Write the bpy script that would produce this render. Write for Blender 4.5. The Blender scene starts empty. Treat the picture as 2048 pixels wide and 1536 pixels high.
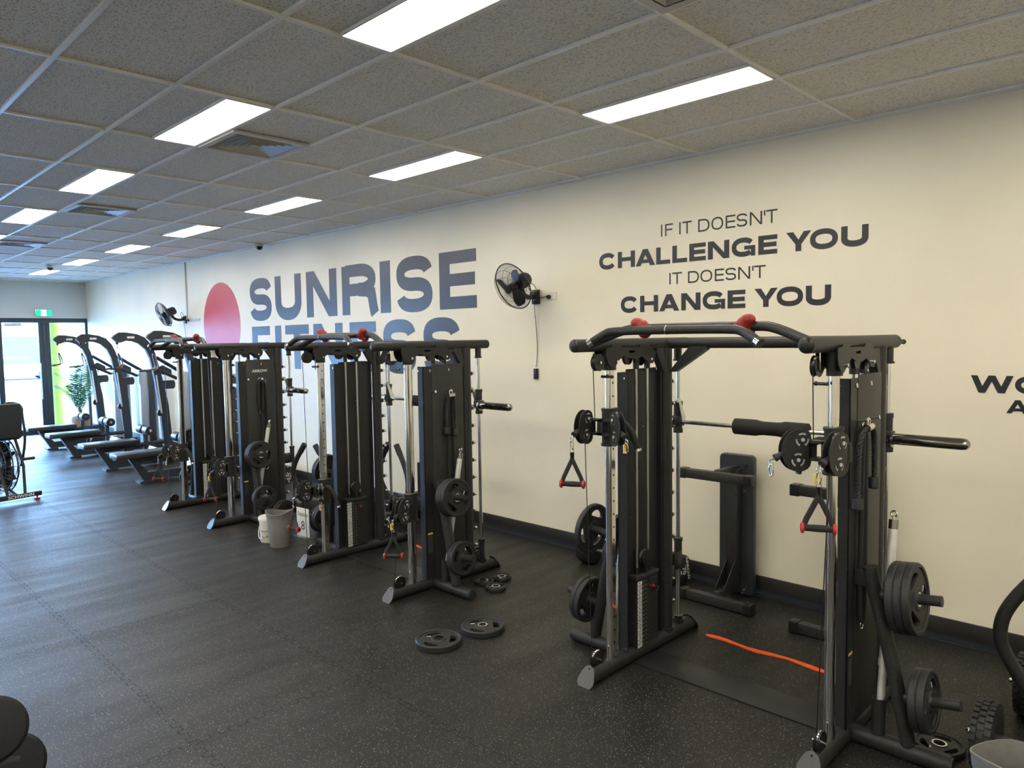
import bpy, bmesh, math, random
from mathutils import Vector, Matrix
PI = math.pi
random.seed(7)
S = bpy.context.scene
COL = S.collection

# ------------------------------------------------------------------ camera, sky, exposure
H = 3.475
cam_d = bpy.data.cameras.new('camera'); cam = bpy.data.objects.new('camera', cam_d); COL.objects.link(cam)
cam_d.sensor_width = 36.0; cam_d.lens = 1453.507 * 36.0 / 2048.0; cam_d.clip_start = 0.02; cam_d.clip_end = 300
def cam_matrix(yaw, pitch, roll, loc):
    cy, sy, cp, sp = math.cos(yaw), math.sin(yaw), math.cos(pitch), math.sin(pitch)
    f = Vector((sy*cp, cy*cp, sp)); r = Vector((cy, -sy, 0)); u = r.cross(f)
    c, s = math.cos(roll), math.sin(roll)
    r2 = c*r + s*u; u2 = -s*r + c*u
    m = Matrix((r2, u2, -f)).transposed().to_4x4(); m.translation = loc
    return m
cam.matrix_world = cam_matrix(-0.77572, -0.064061, -0.015513, Vector((1.85436, -5.2826, 2.03689)))
S.camera = cam
S.view_settings.view_transform = 'Standard'; S.view_settings.look = 'None'
S.view_settings.gamma = 1.0; S.view_settings.use_curve_mapping = False
S.view_settings.exposure = 1.32
LAMP = 9.0            # radiance of the ceiling panels
SKY = 18.0
w = bpy.data.worlds.new('sky'); S.world = w; w.use_nodes = True
nt = w.node_tree; bg = nt.nodes['Background']
tc = nt.nodes.new('ShaderNodeTexCoord'); sp = nt.nodes.new('ShaderNodeSeparateXYZ'); cr = nt.nodes.new('ShaderNodeValToRGB')
nt.links.new(tc.outputs['Generated'], sp.inputs[0]); nt.links.new(sp.outputs['Z'], cr.inputs[0]); nt.links.new(cr.outputs[0], bg.inputs[0])
cr.color_ramp.elements[0].position = 0.0; cr.color_ramp.elements[0].color = (0.33, 0.61, 1.0, 1)
cr.color_ramp.elements[1].position = 0.6; cr.color_ramp.elements[1].color = (0.20, 0.45, 1.0, 1)
bg.inputs[1].default_value = SKY
sun_d = bpy.data.lights.new('sun', 'SUN'); sun = bpy.data.objects.new('sun', sun_d); COL.objects.link(sun)
sun_d.energy = 3.0; sun_d.angle = 0.01; sun_d.color = (1.0, 0.96, 0.9)
sun.rotation_euler = (math.radians(24), math.radians(-14), 0)     # high sun over the street, nearly straight down the facade

# ------------------------------------------------------------------ materials
def mat(name, base, rough=0.5, metal=0.0, emit=None, es=0.0, spec=0.5, coat=0.0):
    m = bpy.data.materials.new(name); m.use_nodes = True
    b = m.node_tree.nodes['Principled BSDF']
    b.inputs['Base Color'].default_value = (*base, 1); b.inputs['Roughness'].default_value = rough
    b.inputs['Metallic'].default_value = metal; b.inputs['Specular IOR Level'].default_value = spec
    if coat: b.inputs['Coat Weight'].default_value = coat; b.inputs['Coat Roughness'].default_value = 0.15
    if emit: b.inputs['Emission Color'].default_value = (*emit, 1); b.inputs['Emission Strength'].default_value = es
    return m
def N(m, t): return m.node_tree.nodes.new(t)
def Lk(m, a, b): m.node_tree.links.new(a, b)
def P(m): return m.node_tree.nodes['Principled BSDF']
def noisy(m, scale, c0, c1, lo=0.35, hi=0.65, bump=0.0, stretch=(1, 1, 1), detail=3, rough=None):
    tcn = N(m, 'ShaderNodeTexCoord'); mp = N(m, 'ShaderNodeMapping'); n = N(m, 'ShaderNodeTexNoise'); r = N(m, 'ShaderNodeValToRGB')
    mp.inputs['Scale'].default_value = stretch
    n.inputs['Scale'].default_value = scale; n.inputs['Detail'].default_value = detail
    r.color_ramp.elements[0].position = lo; r.color_ramp.elements[0].color = (*c0, 1)
    r.color_ramp.elements[1].position = hi; r.color_ramp.elements[1].color = (*c1, 1)
    Lk(m, tcn.outputs['Object'], mp.inputs[0]); Lk(m, mp.outputs[0], n.inputs['Vector']); Lk(m, n.outputs[0], r.inputs[0]); Lk(m, r.outputs[0], P(m).inputs['Base Color'])
    if bump:
        b = N(m, 'ShaderNodeBump'); b.inputs['Strength'].default_value = bump; b.inputs['Distance'].default_value = 0.002
        Lk(m, n.outputs[0], b.inputs['Height']); Lk(m, b.outputs[0], P(m).inputs['Normal'])
    return m
M = {}
M['steel'] = noisy(mat('black_powder_coat', (.02, .02, .02), .45, spec=.38), 60, (.020, .021, .021), (.030, .030, .030), bump=.05)
M['panel2'] = noisy(mat('charcoal_cover', (.04, .04, .04), .5, spec=.38), 40, (.028, .028, .027), (.034, .034, .032))
M['panel'] = noisy(mat('charcoal_sheet_steel', (.03, .03, .03), .42, spec=.38), 40, (.018, .019, .020), (.024, .024, .024), bump=.03)
M['chrome'] = mat('chrome', (.78, .77, .75), .09, 1.0)
M['brushed'] = noisy(mat('brushed_steel', (.6, .6, .58), .28, 1.0), 30, (.50, .50, .48), (.66, .65, .62), stretch=(1, 1, .1))
M['dchrome'] = mat('dark_chrome', (.34, .33, .31), .14, 1.0)
M['white_metal'] = noisy(mat('satin_silver', (.70, .69, .66), .3, .35), 20, (.66, .65, .62), (.74, .73, .70))
M['rubber'] = noisy(mat('black_rubber', (.016, .016, .016), .55), 90, (.013, .013, .014), (.022, .022, .022), bump=.06)
M['foam'] = noisy(mat('black_foam', (.014, .014, .014), .75), 160, (.012, .012, .012), (.02, .02, .02), bump=.15)
M['plastic'] = mat('black_plastic', (.012, .012, .013), .3)
M['red'] = noisy(mat('red_rubber', (.5, .03, .03), .5), 80, (.26, .015, .014), (.36, .022, .02), bump=.1)
M['redp'] = mat('red_plastic', (.50, .02, .03), .35)
M['greycap'] = mat('grey_end_plate', (.07, .07, .072), .22)
M['yellow'] = mat('yellow_tag', (.75, .55, .06), .45)
M['white'] = mat('white_print', (.80, .80, .78), .5)
M['dark_ink'] = mat('dark_print', (.03, .03, .035), .5)
M['navy'] = noisy(mat('navy_vinyl', (.05, .055, .085), .28), 3, (.046, .052, .08), (.055, .062, .095))
M['ink'] = noisy(mat('charcoal_vinyl', (.02, .022, .028), .36), 3, (.018, .02, .026), (.024, .027, .033))
M['redv'] = noisy(mat('red_vinyl', (.58, .06, .07), .28), 2, (.55, .07, .075), (.62, .08, .085))
M['bin'] = noisy(mat('grey_plastic', (.20, .195, .18), .45), 30, (.19, .185, .17), (.22, .21, .195))
M['pail'] = mat('white_plastic', (.72, .69, .60), .4)
M['paper'] = mat('white_card', (.80, .76, .64), .5)
M['acrylic'] = mat('clear_acrylic', (.8, .85, .85), .1); P(M['acrylic']).inputs['Transmission Weight'].default_value = .8
M['orange'] = noisy(mat('orange_band', (.95, .12, .02), .6), 30, (.85, .10, .015), (1.0, .15, .03), stretch=(1, 6, 1))
M['gridm'] = mat('ceiling_grid_paint', (.86, .85, .82), .35)
M['alu'] = mat('dark_aluminium', (.05, .06, .075), .4, .4)
M['green'] = mat('exit_green', (.0, .35, .16), .4, emit=(.0, .42, .22), es=.9)
M['exitw'] = mat('exit_white', (.9, .95, .95), .4, emit=(.85, 1, .95), es=1.1)
M['glass'] = mat('glass', (1, 1, 1), 0.0); P(M['glass']).inputs['Transmission Weight'].default_value = 1.0; P(M['glass']).inputs['IOR'].default_value = 1.02
M['shroud'] = mat('silver_blue_shroud', (.30, .36, .42), .3, .3)
M['vinylpad'] = mat('pad_vinyl', (.03, .035, .04), .32)
M['leaf'] = noisy(mat('palm_leaf', (.05, .20, .06), .4), 9, (.05, .17, .07), (.13, .34, .12)); 
M['stem'] = mat('palm_stem', (.12, .16, .05), .6)
M['wicker'] = mat('wicker', (.30, .20, .11), .7)
M['yellowcol'] = noisy(mat('yellow_render', (.62, .62, .05), .7), 20, (.26, .27, .03), (.31, .32, .04))
M['ac'] = mat('diffuser_paint', (.55, .53, .50), .4)
M['socket'] = mat('white_socket', (.80, .76, .66), .35)
M['gwhite'] = mat('conduit_white', (.55, .53, .47), .4)

# ceiling tile
m = M['tile'] = mat('mineral_fibre_tile', (.5, .49, .46), .9, spec=.1)
t_ = N(m, 'ShaderNodeTexCoord'); mp = N(m, 'ShaderNodeMapping'); mp.inputs['Scale'].default_value = (75, 190, 1); n1 = N(m, 'ShaderNodeTexNoise'); n1.inputs['Scale'].default_value = 1; n1.inputs['Detail'].default_value = 3
r1 = N(m, 'ShaderNodeValToRGB'); e = r1.color_ramp.elements; e[0].position = .36; e[0].color = (.46, .45, .415, 1); e[1].position = .47; e[1].color = (.82, .805, .765, 1)
Lk(m, t_.outputs['Object'], mp.inputs[0]); Lk(m, mp.outputs[0], n1.inputs['Vector']); Lk(m, n1.outputs[0], r1.inputs[0]); Lk(m, r1.outputs[0], P(m).inputs['Base Color'])
# wall paint
m = M['wall'] = mat('cream_wall_paint', (.80, .75, .62), .42)
noisy(m, 1.3, (.82, .755, .60), (.86, .795, .635), bump=0)
t_ = N(m, 'ShaderNodeTexCoord'); n2 = N(m, 'ShaderNodeTexNoise'); n2.inputs['Scale'].default_value = 160; b_ = N(m, 'ShaderNodeBump'); b_.inputs['Strength'].default_value = .08; b_.inputs['Distance'].default_value = .001
Lk(m, t_.outputs['Object'], n2.inputs['Vector']); Lk(m, n2.outputs[0], b_.inputs['Height']); Lk(m, b_.outputs[0], P(m).inputs['Normal'])
M['wall2'] = mat('grey_white_paint', (.62, .64, .64), .6)
M['skirt'] = noisy(mat('black_skirting', (.02, .02, .02), .5), 8, (.012, .012, .0125), (.018, .018, .018))
# rubber floor: black with pale flecks and interlocking tile seams
m = M['floor'] = mat('flecked_rubber_floor', (.02, .02, .02), .5, spec=.32)
t_ = N(m, 'ShaderNodeTexCoord')
def vor(scale, thr, dens):
    v = N(m, 'ShaderNodeTexVoronoi'); v.inputs['Scale'].default_value = scale; v.inputs['Randomness'].default_value = 1
    nz = N(m, 'ShaderNodeTexNoise'); nz.inputs['Scale'].default_value = scale*.8
    mx = N(m, 'ShaderNodeMix'); mx.data_type = 'VECTOR'; mx.inputs[0].default_value = .012*90/scale
    Lk(m, t_.outputs['Object'], nz.inputs['Vector']); Lk(m, t_.outputs['Object'], mx.inputs[4]); Lk(m, nz.outputs['Color'], mx.inputs[5]); Lk(m, mx.outputs[1], v.inputs['Vector'])
    lt = N(m, 'ShaderNodeMath'); lt.operation = 'LESS_THAN'; lt.inputs[1].default_value = thr; Lk(m, v.outputs['Distance'], lt.inputs[0])
    sx = N(m, 'ShaderNodeSeparateColor'); Lk(m, v.outputs['Color'], sx.inputs[0])
    gt = N(m, 'ShaderNodeMath'); gt.operation = 'LESS_THAN'; gt.inputs[1].default_value = dens; Lk(m, sx.outputs[0], gt.inputs[0])
    mu = N(m, 'ShaderNodeMath'); mu.operation = 'MULTIPLY'; Lk(m, lt.outputs[0], mu.inputs[0]); Lk(m, gt.outputs[0], mu.inputs[1])
    br = N(m, 'ShaderNodeMath'); br.operation = 'MULTIPLY'; Lk(m, mu.outputs[0], br.inputs[0]); Lk(m, sx.outputs[1], br.inputs[1])
    return br.outputs[0]
fa = vor(95, .19, .26); fb = vor(165, .26, .28)
mxf = N(m, 'ShaderNodeMath'); mxf.operation = 'MAXIMUM'; Lk(m, fa, mxf.inputs[0]); Lk(m, fb, mxf.inputs[1])
nl = N(m, 'ShaderNodeTexNoise'); nl.inputs['Scale'].default_value = 1.7; nl.inputs['Detail'].default_value = 4; Lk(m, t_.outputs['Object'], nl.inputs['Vector'])
rb = N(m, 'ShaderNodeValToRGB'); rb.color_ramp.elements[0].position = .3; rb.color_ramp.elements[0].color = (.0105, .010, .0095, 1); rb.color_ramp.elements[1].position = .75; rb.color_ramp.elements[1].color = (.0175, .0165, .0155, 1)
Lk(m, nl.outputs[0], rb.inputs[0])
mc = N(m, 'ShaderNodeMix'); mc.data_type = 'RGBA'; mc.inputs[7].default_value = (.50, .47, .40, 1); Lk(m, mxf.outputs[0], mc.inputs[0]); Lk(m, rb.outputs[0], mc.inputs[6])
sxyz = N(m, 'ShaderNodeSeparateXYZ'); Lk(m, t_.outputs['Object'], sxyz.inputs[0])
def math_(op, a, b=None, c=None):
    nn = N(m, 'ShaderNodeMath'); nn.operation = op
    for i, q in enumerate((a, b, c)):
        if q is None: continue
        if isinstance(q, (int, float)): nn.inputs[i].default_value = q
        else: Lk(m, q, nn.inputs[i])
    return nn.outputs[0]
def seam(u, v, origin, pitch):
    # square-wave puzzle edge: u is along the seam, v across it
    sq = math_('SIGN', math_('SINE', math_('MULTIPLY', u, 2*PI/.10)))
    vv = math_('ADD', v, math_('MULTIPLY', sq, .016))
    fr = math_('WRAP', math_('SUBTRACT', vv, origin - pitch/2), pitch, 0.0)
    line = math_('LESS_THAN', math_('ABSOLUTE', math_('SUBTRACT', fr, pitch/2)), .0022)
    # risers of the square wave
    near = math_('LESS_THAN', math_('ABSOLUTE', math_('SUBTRACT', math_('WRAP', math_('SUBTRACT', v, origin - pitch/2), pitch, 0.0), pitch/2)), .016)
    ris = math_('LESS_THAN', math_('ABSOLUTE', math_('SINE', math_('MULTIPLY', u, 2*PI/.10))), .13)
    return math_('MAXIMUM', line, math_('MULTIPLY', near, ris))
s1 = seam(sxyz.outputs[0], sxyz.outputs[1], -2.907, .975); s2 = seam(sxyz.outputs[1], sxyz.outputs[0], -5.73, 1.95)
sm = math_('MULTIPLY', math_('MAXIMUM', s1, s2), math_('LESS_THAN', sxyz.outputs[1], -2.7))
mc2 = N(m, 'ShaderNodeMix'); mc2.data_type = 'RGBA'; mc2.inputs[7].default_value = (.006, .006, .006, 1); Lk(m, math_('MULTIPLY', sm, .8), mc2.inputs[0]); Lk(m, mc.outputs[2], mc2.inputs[6]); Lk(m, mc2.outputs[2], P(m).inputs['Base Color'])
# scuffs change only the gloss
ns = N(m, 'ShaderNodeTexNoise'); ns.inputs['Scale'].default_value = 1; ns.inputs['Detail'].default_value = 5
mps = N(m, 'ShaderNodeMapping'); mps.inputs['Scale'].default_value = (5, .9, 1); mps.inputs['Rotation'].default_value = (0, 0, .3); Lk(m, t_.outputs['Object'], mps.inputs[0]); Lk(m, mps.outputs[0], ns.inputs['Vector'])
rr = N(m, 'ShaderNodeMapRange'); rr.inputs['From Min'].default_value = .3; rr.inputs['From Max'].default_value = .7; rr.inputs['To Min'].default_value = .40; rr.inputs['To Max'].default_value = .56
Lk(m, ns.outputs[0], rr.inputs['Value']); Lk(m, math_('ADD', rr.outputs[0], math_('MULTIPLY', sm, .3)), P(m).inputs['Roughness'])
bf = N(m, 'ShaderNodeTexNoise'); bf.inputs['Scale'].default_value = 220; Lk(m, t_.outputs['Object'], bf.inputs['Vector'])
bb = N(m, 'ShaderNodeBump'); bb.inputs['Strength'].default_value = .25; bb.inputs['Distance'].default_value = .0015; Lk(m, math_('SUBTRACT', bf.outputs[0], math_('MULTIPLY', sm, 1.5)), bb.inputs['Height']); Lk(m, bb.outputs[0], P(m).inputs['Normal'])

# ------------------------------------------------------------------ helpers
class MB:
    def __init__(s): s.b = bmesh.new()
    def box(s, x0, x1, y0, y1, z0, z1, bev=0.0, rot=None, piv=None):
        c = Vector(((x0+x1)/2, (y0+y1)/2, (z0+z1)/2))
        mt = Matrix.Translation(c) @ Matrix.Diagonal((abs(x1-x0), abs(y1-y0), abs(z1-z0), 1))
        r = bmesh.ops.create_cube(s.b, size=1, matrix=mt); vs = r['verts']
        if bev > 0:
            es = list({e for v in vs for e in v.link_edges})
            g = bmesh.ops.bevel(s.b, geom=es, offset=bev, segments=2, affect='EDGES', profile=.5)
            vs = list({v for f in g['faces'] for v in f.verts} | {v for v in vs if v.is_valid})
        if rot is not None:
            pv = Vector(piv) if piv else c
            bmesh.ops.transform(s.b, matrix=Matrix.Translation(pv) @ rot.to_4x4() @ Matrix.Translation(-pv), verts=vs)
        return s
    def tube(s, pts, r, seg=12, ry=None, up=None, cap=True, close=False):
        # sweep of a circle (or ellipse: r across, ry along "up") through the points
        pts = [Vector(p) for p in pts]; n = len(pts); rings = []
        rs = r if isinstance(r, (list, tuple)) else [r]*n
        prev = None
        for i, p in enumerate(pts):
            if close: d = pts[(i+1) % n] - pts[i-1]
            elif i == 0: d = pts[1]-p
            elif i == n-1: d = p-pts[-2]
            else: d = (pts[i+1]-p).normalized() + (p-pts[i-1]).normalized()
            d.normalize()
            if prev is None:
                a = Vector(up) if up else (Vector((0, 0, 1)) if abs(d.z) < .9 else Vector((0, 1, 0)))
            else: a = prev
            a = (a - d*a.dot(d)); a.normalize(); prev = a; c = d.cross(a)
            k = (ry/rs[i] if ry else 1.0)
            rings.append([s.b.verts.new(p + (c*math.cos(2*PI*j/seg) + a*k*math.sin(2*PI*j/seg))*rs[i]) for j in range(seg)])
        m_ = n if close else n-1
        for i in range(m_):
            A, B = rings[i], rings[(i+1) % n]
            for j in range(seg): s.b.faces.new((A[j], A[(j+1) % seg], B[(j+1) % seg], B[j]))
        if cap and not close:
            s.b.faces.new(rings[0][::-1]); s.b.faces.new(rings[-1])
        return s
    def cyl(s, a, b, r, seg=20, r2=None): return s.tube([a, b], [r, r if r2 is None else r2], seg)
    def lathe(s, prof, o=(0, 0, 0), axis=(0, 0, 1), seg=28, close=False):
        ax = Vector(axis).normalized(); o = Vector(o)
        a = Vector((0, 0, 1)) if abs(ax.z) < .9 else Vector((1, 0, 0)); a = (a-ax*a.dot(ax)).normalized(); c = ax.cross(a)
        rings = []
        for r, h in prof:
            if r < 1e-6: rings.append([s.b.verts.new(o+ax*h)])
            else: rings.append([s.b.verts.new(o+ax*h+(a*math.cos(2*PI*j/seg)+c*math.sin(2*PI*j/seg))*r) for j in range(seg)])
        n = len(rings)
        for i in range(n if close else n-1):
            A, B = rings[i], rings[(i+1) % n]
            for j in range(seg):
                k = (j+1) % seg
                if len(A) == 1 and len(B) == 1: continue
                if len(A) == 1: s.b.faces.new((A[0], B[k], B[j]))
                elif len(B) == 1: s.b.faces.new((A[j], A[k], B[0]))
                else: s.b.faces.new((A[j], A[k], B[k], B[j]))
        return s
    def prism(s, poly, o, ux, uy, h):
        # polygon (u,v) in plane o+u*ux+v*uy, thickness h along ux x uy, centred
        ux = Vector(ux).normalized(); uy = Vector(uy).normalized(); nz = ux.cross(uy); o = Vector(o)
        A = [s.b.verts.new(o+ux*u+uy*v-nz*h/2) for u, v in poly]; B = [s.b.verts.new(o+ux*u+uy*v+nz*h/2) for u, v in poly]
        s.b.faces.new(A[::-1]); s.b.faces.new(B); n = len(poly)
        for i in range(n): s.b.faces.new((A[i], A[(i+1) % n], B[(i+1) % n], B[i]))
        return s
    def ball(s, c, r, sc=(1, 1, 1), seg=16, rot=None):
        mt = Matrix.Translation(Vector(c)) @ (rot.to_4x4() if rot else Matrix.Identity(4)) @ Matrix.Diagonal((r*sc[0], r*sc[1], r*sc[2], 1))
        bmesh.ops.create_uvsphere(s.b, u_segments=seg, v_segments=max(6, seg*2//3), radius=1, matrix=mt); return s
    def quad(s, *v): s.b.faces.new([s.b.verts.new(Vector(q)) for q in v]); return s
    def addmesh(s, me, mt):
        n0 = len(s.b.verts); s.b.from_mesh(me); s.b.verts.ensure_lookup_table(); vs = s.b.verts[n0:]
        bmesh.ops.transform(s.b, matrix=mt, verts=vs); return s
    def build(s, name, mt, parent=None, off=None, sharp=.55, mirror=1, label=None, loc=None, recalc=True):
        if off is not None: bmesh.ops.translate(s.b, vec=Vector(off), verts=s.b.verts)
        if mirror < 0: bmesh.ops.scale(s.b, vec=(-1, 1, 1), verts=s.b.verts)
        if loc is not None: bmesh.ops.translate(s.b, vec=-Vector(loc), verts=s.b.verts)
        if recalc: bmesh.ops.recalc_face_normals(s.b, faces=s.b.faces)
        for f in s.b.faces: f.smooth = True
        for e_ in s.b.edges:
            if len(e_.link_faces) == 2 and e_.calc_face_angle(3.14) > sharp: e_.smooth = False
        me = bpy.data.meshes.new(name); s.b.to_mesh(me); s.b.free()
        me.materials.append(mt)
        o = bpy.data.objects.new(name, me); COL.objects.link(o)
        if parent is not None: o.parent = parent
        if loc is not None: o.location = loc
        if label: o['label'] = label
        return o
def empty(name, loc, label, cat, group=None, rz=0):
    o = bpy.data.objects.new(name, None); COL.objects.link(o); o.location = loc; o.rotation_euler = (0, 0, rz); o.empty_display_size = .1
    return tag(o, label, cat, group)
def tag(o, label, cat, group=None):
    o['label'] = label; o['category'] = cat
    if group: o['group'] = group
    return o
def struct(o): o['kind'] = 'structure'; return o
def kids(o): return [c for c in bpy.data.objects if c.parent == o]
def copy_tree(o, parent=None):
    c = o.copy(); COL.objects.link(c); c.parent = parent
    for ch in kids(o): copy_tree(ch, c)
    return c
def curve_mesh(splines, thick, bevel=0.0, res=2):
    # filled flat shape (with holes) as a mesh in the XY plane, centred on z = 0
    cu = bpy.data.curves.new('shape', 'CURVE'); cu.dimensions = '2D'; cu.fill_mode = 'BOTH'
    cu.extrude = max(thick/2-bevel, 0.0001); cu.bevel_depth = bevel; cu.bevel_resolution = 1
    for poly in splines:
        sp_ = cu.splines.new('POLY'); sp_.points.add(len(poly)-1)
        for i, (x_, y_) in enumerate(poly): sp_.points[i].co = (x_, y_, 0, 1)
        sp_.use_cyclic_u = True
    ob = bpy.data.objects.new('shape', cu); me = bpy.data.meshes.new_from_object(ob)
    bpy.data.objects.remove(ob); bpy.data.curves.remove(cu)
    return me
def text_mesh(txt, size, thick=.0008, bold=0.0, sx=1.0):
    cu = bpy.data.curves.new('txt', 'FONT'); cu.body = txt; cu.size = size; cu.extrude = thick; cu.offset = bold; cu.align_x = 'CENTER'; cu.align_y = 'CENTER'
    ob = bpy.data.objects.new('txt', cu); COL.objects.link(ob); bpy.context.view_layer.update()
    me = bpy.data.meshes.new_from_object(ob); bpy.data.objects.remove(ob); bpy.data.curves.remove(cu)
    for v in me.vertices: v.co.x *= sx
    return me
def frame(o, ux, uy):
    ux = Vector(ux).normalized(); uy = Vector(uy).normalized(); nz = ux.cross(uy)
    mt = Matrix((ux, uy, nz)).transposed().to_4x4(); mt.translation = Vector(o); return mt
def circ(cx, cy, r, n=24, ry=None): return [(cx+r*math.cos(2*PI*i/n), cy+(ry or r)*math.sin(2*PI*i/n)) for i in range(n)]
def arc(c, r, a0, a1, n, plane='xz'):
    out = []
    for i in range(n+1):
        a = a0+(a1-a0)*i/n; out.append((c[0]+r*math.cos(a), c[1]+r*math.sin(a)))
    return out
def smooth_path(pts, it=3):
    pts = [Vector(p) for p in pts]
    for _ in range(it):
        q = [pts[0]]
        for a, b in zip(pts, pts[1:]): q += [a*.75+b*.25, a*.25+b*.75]
        q.append(pts[-1]); pts = q
    return pts

# ------------------------------------------------------------------ room
XF, XN, YL, YW = -17.46, 6.5, -10.5, .04
b = MB().box(XF-.1, XN, YL, YW, -.05, 0); struct(b.build('floor', M['floor']))
b = MB().box(XF, XN, YL, YW, H+.012, H+.05); ceil = struct(b.build('ceiling', M['tile']))
# grid of T bars (part of the ceiling)
b = MB()
k = 0
while -.6*k > YL+.1:
    b.box(XF, XN, -.6*k-.012, -.6*k+.012, H-.002, H+.012); k += 1
for k in range(-6, 15):
    b.box(-1.2*k-.012, -1.2*k+.012, YL, YW, H-.001, H+.0125)
b.box(XF, XN, YW-.022, YW, H-.004, H+.012)
b.box(XF, XF+.02, YL, YW, H-.004, H+.012)
b.build('ceiling_grid', M['gridm'], ceil)
struct(MB().box(XF-.1, XN, YW, YW+.1, -.05, H+.1).build('wall_right', M['wall']))
struct(MB().box(XF-.1, XN, YL-.1, YL, -.05, H+.1).build('wall_left', M['wall']))
struct(MB().box(XN, XN+.1, YL-.1, YW+.1, -.05, H+.1).build('wall_near', M['wall']))
struct(MB().box(XF-.12, XF, YL, YW, 2.64, H+.1).build('wall_far', M['wall2']))
b = MB().box(XF+.02, XN, YW-.018, YW, 0, .15, bev=.004)
b.box(XF+.02, XN, YW-.05, YW-.018, 0, .012, bev=.003)
struct(b.build('baseboard_right', M['skirt']))

# ------------------------------------------------------------------ ceiling lights
def ceiling_light(X0, row, lab):
    y1 = -.6*row-.012; y0 = y1-.3; x0 = X0+.015; x1 = X0+1.185
    t = empty('ceiling_light', ((x0+x1)/2, (y0+y1)/2, H), lab, 'ceiling light', 'recessed light panels in the tiled ceiling')
    cx, cy = (x0+x1)/2, (y0+y1)/2
    f = MB(); l_, w_ = 1.17, .3
    f.box(-l_/2, l_/2, -w_/2, -w_/2+.010, -.004, .012).box(-l_/2, l_/2, w_/2-.010, w_/2, -.004, .012).box(-l_/2, -l_/2+.010, -w_/2, w_/2, -.004, .012).box(l_/2-.010, l_/2, -w_/2, w_/2, -.004, .012)
    fr = f.build('frame', M['gridm'], t)
    d = MB().box(-l_/2+.010, l_/2-.010, -w_/2+.010, w_/2-.010, -.001, .010).build('diffuser', M['lamp'], t)
    return t
M['lamp'] = mat('light_diffuser', (.9, .9, .9), .5, emit=(1.0, .945, .815), es=LAMP)
first = None
place = {(0, 0): 'row nearest the wall, directly above the CHALLENGE YOU lettering', (0, 1): 'second row from the wall, cut by the top edge of the picture'}
order = ['nearest', 'second', 'third', 'fourth', 'fifth', 'sixth', 'seventh', 'eighth']
for ri, row in enumerate((2, 5, 8, 11, 14)):
    for k in range(-3, 7):
        X0 = -1.2-2.4*k
        if ri <= 1 and k >= 0:
            lab = 'white ceiling light panel, %s to the camera in the row %s the lettered wall' % (order[k], 'nearest' if ri == 0 else 'second from')
        else: lab = 'white rectangular ceiling light panel outside the view, lighting the rest of the gym'
        if first is None: first = ceiling_light(X0, row, lab); t = first
        else:
            t = copy_tree(first); t['label'] = lab
        t.location = (X0+.6, -.6*row-.162, H)

# ------------------------------------------------------------------ air vents
def vent_tree():
    t = empty('ceiling_vent', (0, 0, H), '', 'ceiling vent', 'square air diffusers in the ceiling')
    f = MB(); h_ = .288
    def ring(f, a, b_, z0, z1):
        f.quad((-a, -a, z0), (a, -a, z0), (b_, -b_, z1), (-b_, -b_, z1)); f.quad((a, -a, z0), (a, a, z0), (b_, b_, z1), (b_, -b_, z1))
        f.quad((a, a, z0), (-a, a, z0), (-b_, b_, z1), (b_, b_, z1)); f.quad((-a, a, z0), (-a, -a, z0), (-b_, -b_, z1), (-b_, b_, z1))
    ring(f, h_, h_, -.006, .01); ring(f, h_, h_-.045, -.006, -.006)
    f.build('frame', M['ac'], t, recalc=False)
    v = MB()
    for i in range(6):
        a = h_-.05-.040*i
        ring(v, a, a-.016, -.004, .020)
    v.box(-.03, .03, -.03, .03, 0, .004)
    v.build('louvre', M['ac'], t, recalc=False)
    MB().box(-h_+.02, h_-.02, -h_+.02, h_-.02, .024, .03).build('duct_backing', M['plastic'], t)
    return t
v0 = vent_tree()
for i, (vx, lab) in enumerate([(.3, 'square ceiling air vent cut off by the top edge of the picture'), (-3.3, 'square ceiling air vent beside the light panel, largest fully visible vent'), (-6.9, 'square ceiling air vent third from the camera, beyond the second light panel'), (-10.5, 'square ceiling air vent furthest down the room at the left edge')]):
    t = v0 if i == 0 else copy_tree(v0)
    t.location = (vx, -2.7, H-.004); t['label'] = lab

# cut: tiles above vents stay, the vents are surface mounted in the grid
# dome cameras
def dome(x, y, lab):
    t = empty('dome_camera', (x, y, H), lab, 'security camera', 'dome cameras on the ceiling')
    MB().lathe([(0, 0), (.062, 0), (.062, -.03), (.055, -.038), (0, -.038)], (0, 0, 0)).build('base', M['ac'], t)
    MB().lathe([(.05, -.036), (.047, -.058), (.034, -.078), (.016, -.088), (0, -.09)], (0, 0, 0)).build('dome', M['plastic'], t)
dome(-8.41, -.12, 'dark dome camera on the ceiling above the SUNRISE lettering')
dome(-13.55, -1.6, 'dome camera on the ceiling in front of the furthest light panel')

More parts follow.
